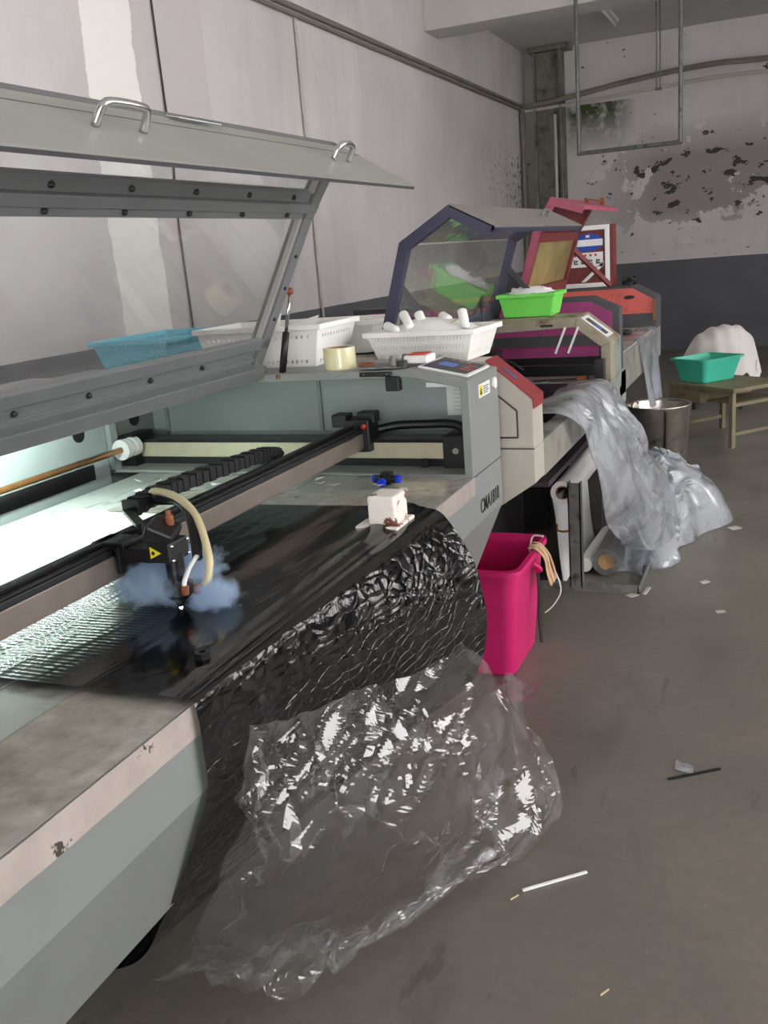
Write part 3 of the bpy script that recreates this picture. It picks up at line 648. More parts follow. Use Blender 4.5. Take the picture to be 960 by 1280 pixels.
obj('clear_film', g_grid(clearfn, 120, 150), 'clear', label='crumpled clear plastic sheet trailing from the black film to the floor', cat='plastic sheet')
# second clear scrap near the far end on the floor
rows = [[(-.70, 1.93, .52), (-.66, 2.15, .50), (-.66, 2.30, .46)], [(-.66, 1.98, .30), (-.60, 2.2, .27), (-.62, 2.38, .25)], [(-.64, 2.0, .10), (-.57, 2.2, .1), (-.60, 2.42, .1)], [(-.74, 2.02, .01), (-.62, 2.12, .01), (-.58, 2.45, .02)]]
S3 = bez_surf(rows)
CRS2 = creaser(8, 8, 8, .022, 22, .014, .03)
def clear2(u, v):
    p = S3(u, v); c = crumple(u*1.6+2, v*1.6, 1.2, 2, 11); d, h = CRS2(u, v)
    return (p.x+c*.04+d.x+h, p.y+d.y, max(.005, p.z+c*.03+d.z))
obj('clear_film', g_grid(clear2, 50, 60), 'clear', label='smaller crinkled clear plastic piece bunched on the floor in front of the pink bin', cat='plastic sheet')
# smoke
def smoke_mat():
    t = NT('laser_smoke'); c = t.coord(True)
    pv_ = t.new('ShaderNodeVolumePrincipled'); pv_.inputs['Color'].default_value = (.66, .81, 1.0, 1); pv_.inputs['Anisotropy'].default_value = .1
    n = t.noise(c, 26, 5, .62, .5); sep = t.new('ShaderNodeSeparateXYZ'); t.L(c, sep.inputs[0])
    def ell(cx, cy, cz, rx, ry, rz):
        s = 0
        for o_, q, r_ in ((sep.outputs[0], cx, rx), (sep.outputs[1], cy, ry), (sep.outputs[2], cz, rz)):
            d = t.math('DIVIDE', t.math('SUBTRACT', o_, q), r_); s = t.math('ADD', s, t.math('MULTIPLY', d, d))
        return t.math('SUBTRACT', 1.0, s, True)
    a = ell(-1.145, 1.50, 1.01, .12, .16, .06); b = ell(-1.02, 1.47, .985, .07, .07, .038)
    f = t.math('MAXIMUM', a, t.math('MULTIPLY', b, 1.1))
    dn = t.math('MULTIPLY', t.ramp(t.math('ADD', n, t.math('MULTIPLY', f, .40)), .62, .92), t.math('GREATER_THAN', f, .001))
    t.val(pv_.inputs['Density'], t.math('MULTIPLY', dn, 60.0)); t.L(pv_.outputs[0], t.out.inputs['Volume']); return t.m
M['smoke'] = smoke_mat()
obj('smoke', g_box((-1.285, -.94), (1.32, 1.70), (.962, 1.075)), 'smoke', label='small blue-white puff of smoke around the laser nozzle', cat='smoke', kind='stuff')
# white sheets behind the gantry; first one enlarged so its white carries lamp glow
def sheetfn(x0, x1, y0, y1, z, sk=0): return lambda u, v: (x0+(x1-x0)*u+sk*v, y0+(y1-y0)*v-sk*.6*u, z+.0025*(crumple(u*2, v*2, 1.3, 3)+1))
obj('white_sheet', g_grid(sheetfn(-1.95, -1.30, .45, 2.12, .9515, .03), 30, 40), 'paper', smooth=True, label='bright white sheet under the work lamp behind the gantry', cat='sheet')
obj('white_sheet', g_grid(sheetfn(-1.80, -1.0, 2.10, 2.36, .9535, .03), 30, 20), M['tapetop'], smooth=True, label='creased grey sheet on the bed at the far end of the black film', cat='sheet')
# paper flakes
for i in range(24):
    x = random.uniform(-1.95, -.95); y = random.uniform(2.40, 2.50) if i < 16 else random.uniform(2.28, 2.45); s = random.uniform(.012, .032)
    a = random.uniform(0, 3); c = [(x+s*math.cos(a+k*1.57)*random.uniform(.5, 1), y+.5*s*math.sin(a+k*1.57), .957+random.uniform(0, .012)) for k in range(4)]
    obj('offcut', (c, [(0, 1, 2, 3)]), 'debris' if i % 3 else 'paper', solid=.0015, label='small crumpled offcut on the bed below the cross rail', cat='offcut', group='offcuts along the far edge of the bed')
# flaked block and its plate
t = thing('paint_block', 'small flaking white block resting on the film at the bed edge', 'block', (-.885, 2.04, .965))
obj('block', g_box((-.927, -.854), (2.015, 2.10), (.970, 1.043)), 'grease', t, bevel=.006)
obj('base_plate', g_box((-.957, -.845), (2.0, 2.12), (.962, .971)), 'grease', t, bevel=.003)
t = thing('hose_fitting', 'black hose fitting with blue collars on the bed', 'fitting', (-1.07, 2.48, .955))
obj('body', combine(g_tube([(-1.105, 2.48, .97), (-1.035, 2.48, .97)], .012, 10), g_tube([(-1.07, 2.48, .97), (-1.07, 2.445, .968)], .011, 10), g_box((-1.085, -1.055), (2.47, 2.50), (.955, .99))), 'black', t)
for a, b in (((-1.112, 2.48, .97), (-1.103, 2.48, .97)), ((-1.037, 2.48, .97), (-1.028, 2.48, .97)), ((-1.07, 2.447, .968), (-1.07, 2.436, .968))): obj('collar', g_tube([a, b], .0125, 12), 'bluefit', t)
t = thing('hex_nut', 'small dark hex nut lying on the black film near its edge', 'nut', (-.90, 1.235, .962))
obj('nut', g_lathe([(.007, .962), (.015, .962), (.015, .977), (.007, .977), (.007, .962)], (-.90, 1.235, 0), 6), 'blackm', t)

# ------------------------------------------------------------------ baskets
def basket(name, label, mat, c, lx, ly, h, rz=0, taper=.82, holes=True, nh=20, rows=3, rim=.012, group=None, hw=.5, hrows=None):
    """c = base centre; lx, ly = rim size"""
    t = thing(name, label, 'basket', (0, 0, 0), group)
    bx, by = lx*taper, ly*taper; G = []
    for (ax, ay, bx_, by_) in ((-1, -1, 1, -1), (1, -1, 1, 1), (1, 1, -1, 1), (-1, 1, -1, -1)):
        L_ = lx if ay == by_ else ly; n = max(8, int(nh*L_/lx))*2+1; nv = rows*2+1
        def P_(i, j):
            u = (i//2+(1-hw if i % 2 else 0))/(n//2+1-hw); v = j/nv; sx = (bx+(lx-bx)*v)/2; sy = (by+(ly-by)*v)/2
            return ((ax+(bx_-ax)*u)*sx, (ay+(by_-ay)*u)*sy, h*v)
        V = [P_(i, j) for j in range(nv+1) for i in range(n+1)]
        F = [(j*(n+1)+i, j*(n+1)+i+1, (j+1)*(n+1)+i+1, (j+1)*(n+1)+i) for j in range(nv) for i in range(n) if not (holes and i % 2 and j % 2 and 1 < i < n-2 and (hrows is None or j//2 in hrows))]
        G.append((V, F))
    G.append(([(-bx/2, -by/2, 0), (bx/2, -by/2, 0), (bx/2, by/2, 0), (-bx/2, by/2, 0)], [(0, 1, 2, 3)]))
    obj('wall', combine(*G), mat, t, solid=.004)
    a, b = lx/2, ly/2; R = []
    for x0, x1, y0, y1 in ((-a-rim, a+rim, -b-rim, -b+.004), (-a-rim, a+rim, b-.004, b+rim), (-a-rim, -a+.004, -b, b), (a-.004, a+rim, -b, b)): R.append(g_box((x0, x1), (y0, y1), (h-.014, h+.004)))
    obj('rim', combine(*R), mat, t, bevel=.003)
    t.location = c; t.rotation_euler.z = rz; return t
BZ = 1.288

bb = basket('plastic_basket', 'sky blue slotted plastic basket behind the raised lid', 'bluep', (-2.15, 3.0, 1.278), .32, .46, .105, 0, .86, True, 24, 4)
bA = basket('plastic_basket', 'large white plastic basket holding white slips beside the gas strut', 'cream', (-1.60, 2.87, 1.278), .46, .29, .130, 0, .86, True, 22, 6, hw=.4, hrows=(0, 4))
bB = basket('plastic_basket', 'off-white plastic basket behind the parcel tape roll', 'cream', (-1.58, 3.38, 1.262), .36, .28, .115, 0, .86, True, 22, 6, hw=.45, hrows=(3, 5))
bC = basket('plastic_basket', 'white plastic basket heaped with white bobbins behind the control panel', 'cream', (-1.10, 3.05, 1.256), .375, .26, .098, -.05, .84, True, 30, 3, hw=.18)
def bobbin(p, q, r=.016, grp=None, label='', mat='bob'):
    P_ = Vector(p); Q = Vector(q); d = Q-P_; n = 8
    pts = [P_+d*k for k in (0, .03, .08, .3, .6, .9, .96, 1)]; tp = [.35, .75, 1, 1, .95, .9, .65, .25]
    return obj('bobbin', g_tube(pts, r, 10, 0, tp), mat, smooth=True, label=label, cat='bobbin', group=grp)
for i, (p, q) in enumerate([((-1.25, 3.00, 1.36), (-1.19, 2.95, 1.345)), ((-1.205, 3.05, 1.395), (-1.15, 2.97, 1.352)), ((-1.15, 3.05, 1.395), (-1.12, 3.02, 1.352)), ((-.985, 3.02, 1.400), (-.962, 2.985, 1.338)), ((-1.08, 3.09, 1.378), (-1.04, 3.05, 1.366))]):
    lb = ['white bobbin lying at the basket end next to the navy lid post', 'white bobbin leaning steeply out of the basket heap', 'short white bobbin tip poking up behind the leaning bobbin', 'white bobbin standing upright at the control panel end of the basket', 'white bobbin lying flat deep in the heaped basket'][i]
    p = (p[0], p[1], p[2]+.014); q = (q[0], q[1], q[2]+.014)
    bobbin(p, q, .0165, 'bobbins in the white basket', lb)
def heap(cx, cy, z, ax, ay, h, k):
    def f(u, v):
        r = u; a = v*2*math.pi; x = r*math.cos(a); y = r*math.sin(a)
        return (cx+ax*x, cy+ay*y, z+h*(1-r**2.5)+.012*crumple(x+3, y+k, 2.5, 4, k)*(1-r*.6))
    return g_grid(f, 16, 40)
obj('white_yarn', heap(-1.10, 3.05, 1.348, .165, .105, .040, 3), 'bob', label='mound of loose white yarn ends filling the heaped white basket', cat='yarn', kind='stuff')
obj('paper_scrap', ([(-1.02, 3.0, 1.372), (-1.09, 2.98, 1.366), (-1.06, 3.05, 1.378), (-.99, 3.04, 1.386)], [(0, 1, 2, 3)]), 'hose', solid=.001, label='pale yellow paper scrap lying on the heaped white basket', cat='paper')
for i, c in enumerate([[(-1.62, 2.78, 1.388), (-1.55, 2.79, 1.385), (-1.555, 2.83, 1.445), (-1.615, 2.82, 1.448)], [(-1.56, 2.76, 1.39), (-1.42, 2.78, 1.392), (-1.43, 2.86, 1.432), (-1.52, 2.84, 1.41)]]):
    obj('paper_slip', (c, [(0, 1, 2, 3)]), 'paper', solid=.0015, label=['white paper slip standing up in the large white basket', 'folded white paper slip leaning right in the large white basket'][i], cat='paper')
t = thing('cloth_pile', 'white slips seen through the lid pane at the end of the white basket', 'paper', (-1.75, 2.86, 1.38))
obj('fold', heap(-1.62, 2.87, 1.36, .19, .11, .03, 8), 'paper', t)
# parcel tape roll and odds on the housing top
t = thing('tape_roll', 'roll of clear yellowish parcel tape beside the white basket', 'tape', (-1.275, 2.66, 1.276))
obj('tape', g_lathe([(.036, 1.276), (.050, 1.276), (.0505, 1.30), (.050, 1.342), (.036, 1.342), (.036, 1.276)], (-1.275, 2.665, 0), 36), 'tapeR', t, smooth=False)
obj('core', g_lathe([(.0355, 1.276), (.0355, 1.342), (.032, 1.342), (.032, 1.276), (.0355, 1.276)], (-1.275, 2.665, 0), 36), 'card', t)
obj('scissor_handle', g_tube([(-1.205, 2.66, 1.287), (-1.19, 2.63, 1.287), (-1.165, 2.62, 1.287), (-1.15, 2.64, 1.287), (-1.17, 2.665, 1.287), (-1.205, 2.66, 1.287)], .006, 8, 4), 'rustb', label='brown loop handle lying next to the tape roll', cat='handle')
t = thing('terminal_strip', 'grey plate with small round posts on the machine top', 'plate', (-1.09, 2.64, 1.278))
obj('plate', g_box((-1.17, -1.03), (2.58, 2.68), (1.281, 1.287)), 'iron', t)
for x, y in ((-1.075, 2.61), (-1.05, 2.65)): obj('post', g_lathe([(.001, 1.285), (.011, 1.285), (.011, 1.305), (.008, 1.315), (.001, 1.315)], (x, y, 0), 14), 'iron', t)
t = thing('ink_pad', 'small white box with a red lid between basket and control panel', 'box', (-1.01, 2.66, 1.288))
obj('box', g_box((-1.045, -.97), (2.62, 2.70), (1.289, 1.312)), 'white', t, bevel=.004); obj('red_lid', g_box((-1.035, -.98), (2.63, 2.69), (1.312, 1.316)), 'redink', t)
obj('bottle_cap', g_lathe([(.001, 1.288), (.016, 1.288), (.016, 1.305), (.001, 1.305)], (-1.03, 2.57, 0), 16), 'black', label='small black round cap on the machine top by the white box', cat='cap')

# ------------------------------------------------------------------ machine 2 (cream, navy lid)
m2 = thing('laser_cutter', 'old cream laser cutting machine with red corner and navy lid, middle one', 'machine', (-1.5, 3.9, 0))
F2 = -.735
lowb = [(F2, .965), (F2, .85), (-.93, .72), (-1.2, .66), (-2.3, .66), (-2.3, .965)]
obj('end_base', g_prism(lowb, 2.93, 3.06), 'm2', m2, bevel=.004)
topb = [(F2, .965), (F2, 1.128), (-.885, 1.252), (-2.3, 1.252), (-2.3, .965)]
eh = obj('end_housing', g_prism(topb, 2.93, 3.06), 'm2', m2, bevel=.004)
obj('red_cover', g_prism([(F2+.003, 1.095), (F2+.003, 1.130), (-.885, 1.2555), (-.885, 1.2525), (F2-.002, 1.126), (F2, 1.095)], 2.928, 3.063), 'red', eh)
obj('emblem', g_prism([(-.80, 1.1865), (-.845, 1.2235), (-.845, 1.2245), (-.80, 1.1875)], 2.97, 3.00), M['logo'], eh)
hexo = [(-1.1, 1.0), (-.785, 1.0), (-.785, 1.085), (-.86, 1.15), (-1.1, 1.15)]
hp = obj('service_panel', g_prism([(-.76-.03, 1.005), (-.79, 1.088), (-.852, 1.14), (-1.1, 1.14), (-1.1, 1.005)], 2.924, 2.932), 'm2', m2, bevel=.002)
for a, b in (((-.788, 2.926, 1.002), (-.788, 2.926, 1.09)), ((-.788, 2.926, 1.09), (-.852, 2.926, 1.143)), ((-.788, 2.926, 1.002), (-1.1, 2.926, 1.002))): obj('panel_groove', g_bar(a, b, .004, .005), 'wire', hp)
obj('seam', g_box((-2.2, F2), (2.9285, 2.931), (.962, .966)), 'char', m2)
obj('front_fascia', g_prism([(F2, .968), (F2, .845), (-.92, .74), (-.95, .74), (-.80, .85), (-.80, .968)], 3.06, 4.86), 'fasc', m2, bevel=.003)
obj('bed', g_box((-2.2, -.80), (3.06, 3.38), (.93, .966)), 'fasc', m2)
obj('pit', combine(g_box((-2.2, -.80), (4.36, 4.38), (.74, .965)), g_box((-2.2, -.80), (3.38, 4.38), (.72, .74)), g_box((-2.2, -2.18), (3.06, 4.86), (.72, 1.25))), 'purple', m2)
for x, z_ in ((-.86, .93), (-.92, .85), (-.84, .80)): obj('bolt', g_ball((x, 4.358, z_), .012, seg=8, ring=6), 'iron', m2)
obj('bed', g_box((-2.2, -.80), (4.38, 4.70), (.93, .968)), 'bed', m2)
obj('rear_cover', g_box((-2.3, -1.42), (3.06, 4.70), (1.235, 1.252)), 'm2', m2)
obj('stand', g_box((-2.2, -1.25), (3.1, 4.7), (.05, .72)), 'char', m2)
obj('lower_housing', g_prism([(F2, .965), (F2, .80), (-.93, .70), (-1.3, .66), (-1.3, .965)], 4.66, 4.86), 'm2grn', m2, bevel=.003)
# far arch
def g_mitre(pts, t0, t1, y0, y1, side=1):
    P_ = [Vector(p) for p in pts]; n = len(P_); off = []
    for i in range(n):
        ds = [(P_[k+1]-P_[k]).normalized() for k in (i-1, i) if 0 <= k < n-1]
        ns = [Vector((d.y, -d.x))*side for d in ds]; nn = sum(ns, Vector((0, 0))).normalized(); k = 1/max(.3, nn.dot(ns[0])); off.append(nn*k)
    G = []
    for i in range(n-1):
        q = [P_[i]+off[i]*t0, P_[i+1]+off[i+1]*t0, P_[i+1]+off[i+1]*t1, P_[i]+off[i]*t1]; G.append(g_prism([(v.x, v.y) for v in q], y0, y1))
    return combine(*G)
ap = [(F2, .968), (F2, 1.145), (-.885, 1.262), (-1.40, 1.245)]
ar = obj('arch', g_mitre(ap, 0, .045, 4.42, 4.55, -1), 'm2old', m2, bevel=.003)
obj('arch_side', g_prism([(F2+.002, .90), (F2+.002, 1.147), (F2-.02, 1.147), (F2-.02, .90)], 4.55, 4.70), 'm2grn', m2)
obj('arch_top', g_prism([(F2, 1.146), (-.885, 1.264), (-2.3, 1.248), (-2.3, 1.235), (-.89, 1.245), (F2-.01, 1.135)], 4.55, 4.70), 'm2old', m2)
pn = obj('keypad', g_prism([(-.755, 1.1635), (-.872, 1.2555), (-.870, 1.2595), (-.752, 1.1675)], 4.44, 4.60), 'label', ar)
obj('keypad_face', g_prism([(-.765, 1.1745), (-.858, 1.2478), (-.857, 1.2495), (-.763, 1.1765)], 4.46, 4.54), 'char', pn)
obj('keypad_screen', g_prism([(-.79, 1.1955), (-.815, 1.2155), (-.814, 1.2170), (-.789, 1.1970)], 4.462, 4.515), 'lcd', pn)
obj('latch_slot', g_box((-1.06, -1.0), (4.415, 4.421), (1.225, 1.235)), 'black', ar)
for x in (-.93, -.99): obj('hanging_strip', g_bar((x+.05, 4.41, 1.22), (x, 4.41, 1.10), .010, .002, (0, 1, 0)), 'label', ar)
# gantry of machine 2
g2 = obj('gantry_beam', g_box((-2.1, -.80), (4.36, 4.40), (1.0, 1.05)), 'blackm', m2)
obj('laser_head', combine(g_box((-1.30, -1.24), (4.28, 4.38), (1.03, 1.13)), g_box((-1.285, -1.255), (4.26, 4.30), (1.10, 1.18)), g_tube([(-1.26, 4.3, 1.09), (-1.18, 4.3, 1.08), (-1.12, 4.3, 1.04)], .008, 6, 4), g_tube([(-1.28, 4.3, 1.09), (-1.36, 4.3, 1.07), (-1.40, 4.3, 1.03)], .008, 6, 4)), 'black', g2)
obj('rail_end', g_box((-.80, -.76), (4.36, 4.42), (.97, 1.07)), 'black', g2)
# lid
Q = [Vector((x, 0, z)) for x, z in ((-1.375, 1.255), (-1.258, 1.642), (-1.070, 1.752), (-.910, 1.668))]
l2 = None
A0, A1 = 3.2, 4.7
def secs(Q):
    out = []
    for a, b in zip(Q[:-1], Q[1:]):
        d = (b-a).normalized(); out.append((a, d, Vector((d.z, 0, -d.x)), (b-a).length))
    return out
S_ = secs(Q); G = []
for y0, y1 in ((A0, A0+.032), (A1-.032, A1)): G.append(g_mitre([(v.x, v.z) for v in Q], -.004, .036, y0, y1))
G.append(slab(*S_[0][:3], 0, .05, -.004, .03, A0, A1)); G.append(slab(*S_[2][:3], S_[2][3]-.012, S_[2][3], -.004, .02, A0, A1))
l2 = obj('lid', combine(*G), 'navy', m2, bevel=.002)
obj('lid_front', slab(*S_[2][:3], 0, S_[2][3], -.006, .002, A0, A1), 'greytop', l2)
def wavy(S, k, amp):
    a, d, n, L_ = S
    def f(u, v):
        p = a+d*(L_*(.02+.96*v))+n*(.008+amp*crumple(u*1.2+k, v*.9, .8, 2, k)); return (p.x, A0+.02+u*(A1-A0-.04), p.z)
    return g_grid(f, 50, 24)
obj('lid_pane', wavy(S_[0], 2, .010), 'pane2', l2, smooth=True)
obj('lid_pane', wavy(S_[1], 5, .006), 'pane2', l2, smooth=True)
p = Q[2]+S_[2][1]*.09-S_[2][2]*.006; n_ = -S_[2][2]*.03
obj('handle', g_tube([(p.x, 4.20, p.z), (p.x+n_.x, 4.205, p.z+n_.z), (p.x+n_.x, 4.30, p.z+n_.z), (p.x, 4.305, p.z)], .006, 8), 'iron', l2)
obj('lid_strut', g_bar((-1.285, 3.24, 1.50), (-1.13, 3.30, 1.262), .012, .022), 'char', l2)
obj('lid_strut', g_bar((-1.268, 4.66, 1.50), (-1.05, 4.60, 1.268), .012, .026), 'char', l2)
obj('gas_strut', combine(g_tube([(-1.335, 4.40, 1.40), (-1.335, 4.40, 1.33)], .010, 8), g_tube([(-1.335, 4.40, 1.33), (-1.335, 4.40, 1.25)], .004, 8)), 'black', l2)
basket('plastic_basket', 'lime green basket of white bobbins under the navy lid', 'green', (-1.16, 4.68, 1.266), .27, .24, .105, 0, .84, False)
obj('white_yarn', heap(-1.16, 4.68, 1.374, .118, .10, .030, 13), 'bob', label='mound of loose white yarn filling the lime green basket', cat='yarn', kind='stuff')
for i, (p, q) in enumerate([((-1.25, 4.66, 1.392), (-1.20, 4.62, 1.376)), ((-1.18, 4.68, 1.396), (-1.13, 4.62, 1.38)), ((-1.10, 4.64, 1.385), (-1.06, 4.68, 1.38))]):
    bobbin(p, q, .014, 'bobbins in the green basket', ['white bobbin at the lid strut end of the lime green basket', 'white bobbin in the middle of the lime green basket', 'white bobbin at the aisle end of the lime green basket'][i])
obj('wood_block', g_box((-.90, -.85), (4.44, 4.50), (.969, .995)), 'orange', label='small orange block on the bed of the middle machine', cat='block', bevel=.003)
obj('black_rod', g_bar((-1.10, 4.40, .974), (-.86, 4.46, .974), .014, .008), 'black', label='flat black strip lying beside the orange block', cat='strip')
obj('paper_scrap', ([(-1.06, 4.40, .970), (-1.03, 4.40, .970), (-1.02, 4.43, .972), (-1.05, 4.44, .975)], [(0, 1, 2, 3)]), 'paper', solid=.001, label='tiny white scrap on the bed of the middle machine', cat='paper')

# ------------------------------------------------------------------ machine 3 (magenta and salmon)
m3 = thing('laser_cutter', 'farthest laser machine, magenta end panel and pink-red lid with yellowed pane', 'machine', (-1.5, 6, 0))
F3 = -.79
p3 = [(F3, .80), (F3, 1.252), (-.93, 1.318), (-2.3, 1.318), (-2.3, .80)]
obj('end_housing', g_prism(p3, 5.04, 5.14), 'char', m3, bevel=.004)
obj('magenta_panel', g_prism([(F3-.038, 1.125), (F3-.038, 1.232), (-.94, 1.293), (-2.2, 1.293), (-2.2, 1.125)], 5.034, 5.042), 'magenta', m3)
obj('magenta_panel', g_prism([(-.90, 1.01), (-.90, 1.07), (-2.2, 1.07), (-2.2, 1.01)], 5.034, 5.042), 'magenta', m3)
obj('dark_band', g_box((-2.2, F3-.03), (5.025, 5.04), (1.07, 1.125)), 'char', m3)
obj('dark_band', g_box((-2.2, F3-.03), (5.02, 5.04), (.95, 1.01)), 'black', m3)
obj('end_base', g_prism([(F3, .80), (-.95, .66), (-2.3, .66), (-2.3, .80)], 5.0, 6.8), 'char', m3)
obj('front_fascia', g_box((F3-.03, F3), (5.14, 6.8), (.80, 1.0)), 'fasc', m3)
obj('bed', g_box((-2.2, F3-.005), (5.14, 6.55), (.98, 1.012)), 'bed', m3)
obj('stand', g_box((-2.2, -1.2), (5.1, 6.7), (.05, .70)), 'dark', m3)
for y in (5.2, 6.6): obj('leg', g_box((-1.18, -1.11), (y, y+.07), (0, .70)), 'black', m3)
p3b = [(F3, 1.0), (F3, 1.205), (-.94, 1.285), (-2.3, 1.285), (-2.3, 1.0)]
obj('end_housing', g_prism(p3b, 6.55, 6.82), 'char', m3, bevel=.004)
sp = obj('salmon_panel', g_prism([(F3-.02, 1.105), (F3-.02, 1.195), (-.94, 1.272), (-2.2, 1.272), (-2.2, 1.105)], 6.54, 6.552), 'salmon', m3)
ho = [(-.96+.035*math.cos(a), 1.215+.012*math.sin(a)) for a in np.linspace(0, 2*math.pi, 16, endpoint=False)]
obj('slot', g_prism(ho, 6.532, 6.541), 'black', sp); obj('latch', g_box((F3-.02, F3-.005), (6.52, 6.545), (1.06, 1.19)), 'rustb', sp)
Q3 = [Vector((x, 0, z)) for x, z in ((-1.345, 1.31), (-1.237, 1.665), (-1.138, 1.825), (-.972, 1.768))]
A0, A1 = 5.1, 6.2
S3_ = secs(Q3); G = []
for y0, y1 in ((A0, A0+.05), (A1-.05, A1)): G.append(g_mitre([(v.x, v.z) for v in Q3[:3]], -.004, .03, y0, y1))
G.append(slab(*S3_[0][:3], 0, .07, -.004, .03, A0, A1)); G.append(slab(*S3_[0][:3], S3_[0][3]-.05, S3_[0][3], -.004, .03, A0, A1))
l3 = obj('lid', combine(*G), 'maroon', m3, bevel=.002)
obj('lid_pane', slab(*S3_[0][:3], .06, S3_[0][3]-.04, .005, .010, A0+.04, A1-.04), 'ypane', l3)
obj('lid_upper', slab(*S3_[1][:3], 0, S3_[1][3], -.002, .008, A0, A1), 'maroon', l3)
obj('lid_front', slab(*S3_[2][:3], 0, S3_[2][3], -.008, .012, A0, A1), 'pinkf', l3)
obj('lid_edge', g_mitre([(v.x, v.z) for v in Q3], -.008, .034, A0-.006, A0), 'pinkf', l3)
p = Q3[2]+S3_[2][1]*.10; obj('handle', combine(g_tube([(p.x, 5.5, p.z+.03), (p.x, 6.1, p.z+.03)], .006, 6), g_box((p.x-.01, p.x+.01), (5.55, 5.57), (p.z, p.z+.035)), g_box((p.x-.012, p.x+.012), (6.04, 6.07), (p.z, p.z+.05))), 'rustb', l3)
obj('lid_strut', g_bar((-1.255, 6.16, 1.56), (-1.09, 6.56, 1.30), .02, .03), 'maroon', l3)
obj('pane_clip', g_box((-1.30, -1.27), (5.14, 5.18), (1.50, 1.53)), 'maroon', l3)
# notice cabinet standing on its far end
t = thing('notice_cabinet', 'small silver-framed cabinet with blue and white notices on the far machine', 'cabinet', (-1.25, 6.70, 1.288))
X0, X1, Z0, Z1 = -1.48, -1.105, 1.288, 1.695
obj('case', g_box((X0, X1+.022), (6.66, 6.80), (Z0, Z1)), 'maroon', t)
for a in ((X0, X1, Z0, Z0+.03), (X0, X1, Z1-.03, Z1), (X0, X0+.03, Z0+.03, Z1-.03), (X1-.03, X1, Z0+.03, Z1-.03)): obj('frame', g_box((a[0], a[1]), (6.645, 6.66), (a[2], a[3])), 'white', t, bevel=.003)
n1_ = obj('notice', g_box((X0+.06, X1-.045), (6.652, 6.659), (1.425, 1.52)), 'label', t)
for i in range(6): obj('red_mark', g_box((X0+.10+i*.035, X0+.115+i*.035), (6.649, 6.652), (1.495, 1.51)), 'redink', n1_)
for i in range(5):
    x = X0+.085+i*.05; obj('black_mark', combine(g_box((x, x+.026), (6.649, 6.652), (1.445, 1.453)), g_box((x, x+.008), (6.649, 6.652), (1.453, 1.475)), g_box((x+.012, x+.024), (6.649, 6.652), (1.460, 1.472))), 'ink', n1_)
ov = [( -1.25+.105*math.cos(a), 1.585+.058*math.sin(a)) for a in np.linspace(0, 2*math.pi, 28, endpoint=False)]
n2_ = obj('emblem', g_prism(ov, 6.653, 6.659), 'blueink', t); obj('emblem_band', g_box((-1.345, -1.15), (6.649, 6.653), (1.562, 1.605)), 'label', n2_); obj('emblem_mark', g_box((-1.262, -1.238), (6.649, 6.653), (1.618, 1.634)), 'label', n2_)
obj('diagonal_strip', g_prism([(-1.30, 1.325), (-1.27, 1.325), (-1.145, 1.43), (-1.145, 1.46)], 6.652, 6.658), 'label', t)
t = thing('cable_tangle', 'small black cable tangle on the top of the far machine end', 'cable', (-.98, 6.66, 1.287))
obj('coil', g_tube([(-.98+.035*math.cos(a*2.4)*(1+.3*math.sin(a*5)), 6.67+.03*math.sin(a*2.4), 1.295+.022*(1+math.sin(a*3.7))) for a in np.linspace(0, 8, 30)], .008, 6), 'black', t)
t = thing('metal_nut', 'dark greasy ring lying on the far machine bed', 'ring', (-.93, 5.9, 1.012))
obj('ring', g_tube([(-.925+.03*math.cos(a), 6.1+.04*math.sin(a), 1.027) for a in np.linspace(0, 2*math.pi, 17)], .014, 8), 'black', t)
def strip3(u, v):
    w_ = 1-.45*v; y = 5.75+.42*(u-.5)*2*w_+.12*v
    x = F3+.008+.03*math.sin(u*9)*v+.02*v
    return (x, y+.35, 1.02-.45*v) if v > .06 else (x-.12*(1-v/.06), y+.35, 1.016+.006*math.sin(u*8))
obj('frosted_film', g_grid(strip3, 30, 40), 'frost', smooth=True, label='narrow frosted film strip hanging from the farthest machine', cat='plastic film')

# ------------------------------------------------------------------ bin
t = thing('waste_bin', 'magenta pink square plastic bin beside the grey machine', 'bin', (-1.10, 3.47, 0))
def rr(hx, hy, r, n=6):
    out = []
    for cx, cy, a0 in ((hx-r, hy-r, 0), (-hx+r, hy-r, 90), (-hx+r, -hy+r, 180), (hx-r, -hy+r, 270)):
        for k in range(n+1):
            a = math.radians(a0+90*k/n); out.append((cx+r*math.cos(a), cy+r*math.sin(a)))
    return out
def loft(levels, c, close=False):
    V, F = [], []
    for hx, hy, r, z in levels: V += [(c[0]+x, c[1]+y, z) for x, y in rr(hx, hy, r)]
    n = len(rr(1, 1, .1))
    for j in range(len(levels)-1):
        for i in range(n): F.append((j*n+i, j*n+(i+1) % n, (j+1)*n+(i+1) % n, (j+1)*n+i))
    return V, F, n
bc = (-1.065, 3.40)
V, F, n = loft([(.001, .001, .0005, .003), (.140, .175, .04, .003), (.146, .18, .045, .012), (.180, .232, .05, .425), (.182, .234, .05, .428), (.197, .249, .055, .430), (.197, .249, .055, .450), (.178, .230, .048, .452), (.174, .226, .048, .42), (.171, .223, .048, .31), (.164, .216, .048, .308), (.136, .17, .04, .014), (.001, .001, .0005, .012)], bc)
obj('shell', (V, F), 'pink', t, smooth=False, bevel=0)
ear = [(.0, .02), (.014, .018), (.02, .0), (.012, -.016), (0, -.02)]
obj('handle_lug', g_tube([(bc[0]+.195, bc[1]-.03, .42), (bc[0]+.22, bc[1]-.025, .40), (bc[0]+0.217, bc[1], .38), (bc[0]+.185, bc[1]+.01, .375)], .008, 8, 4), 'pink', t, smooth=True)
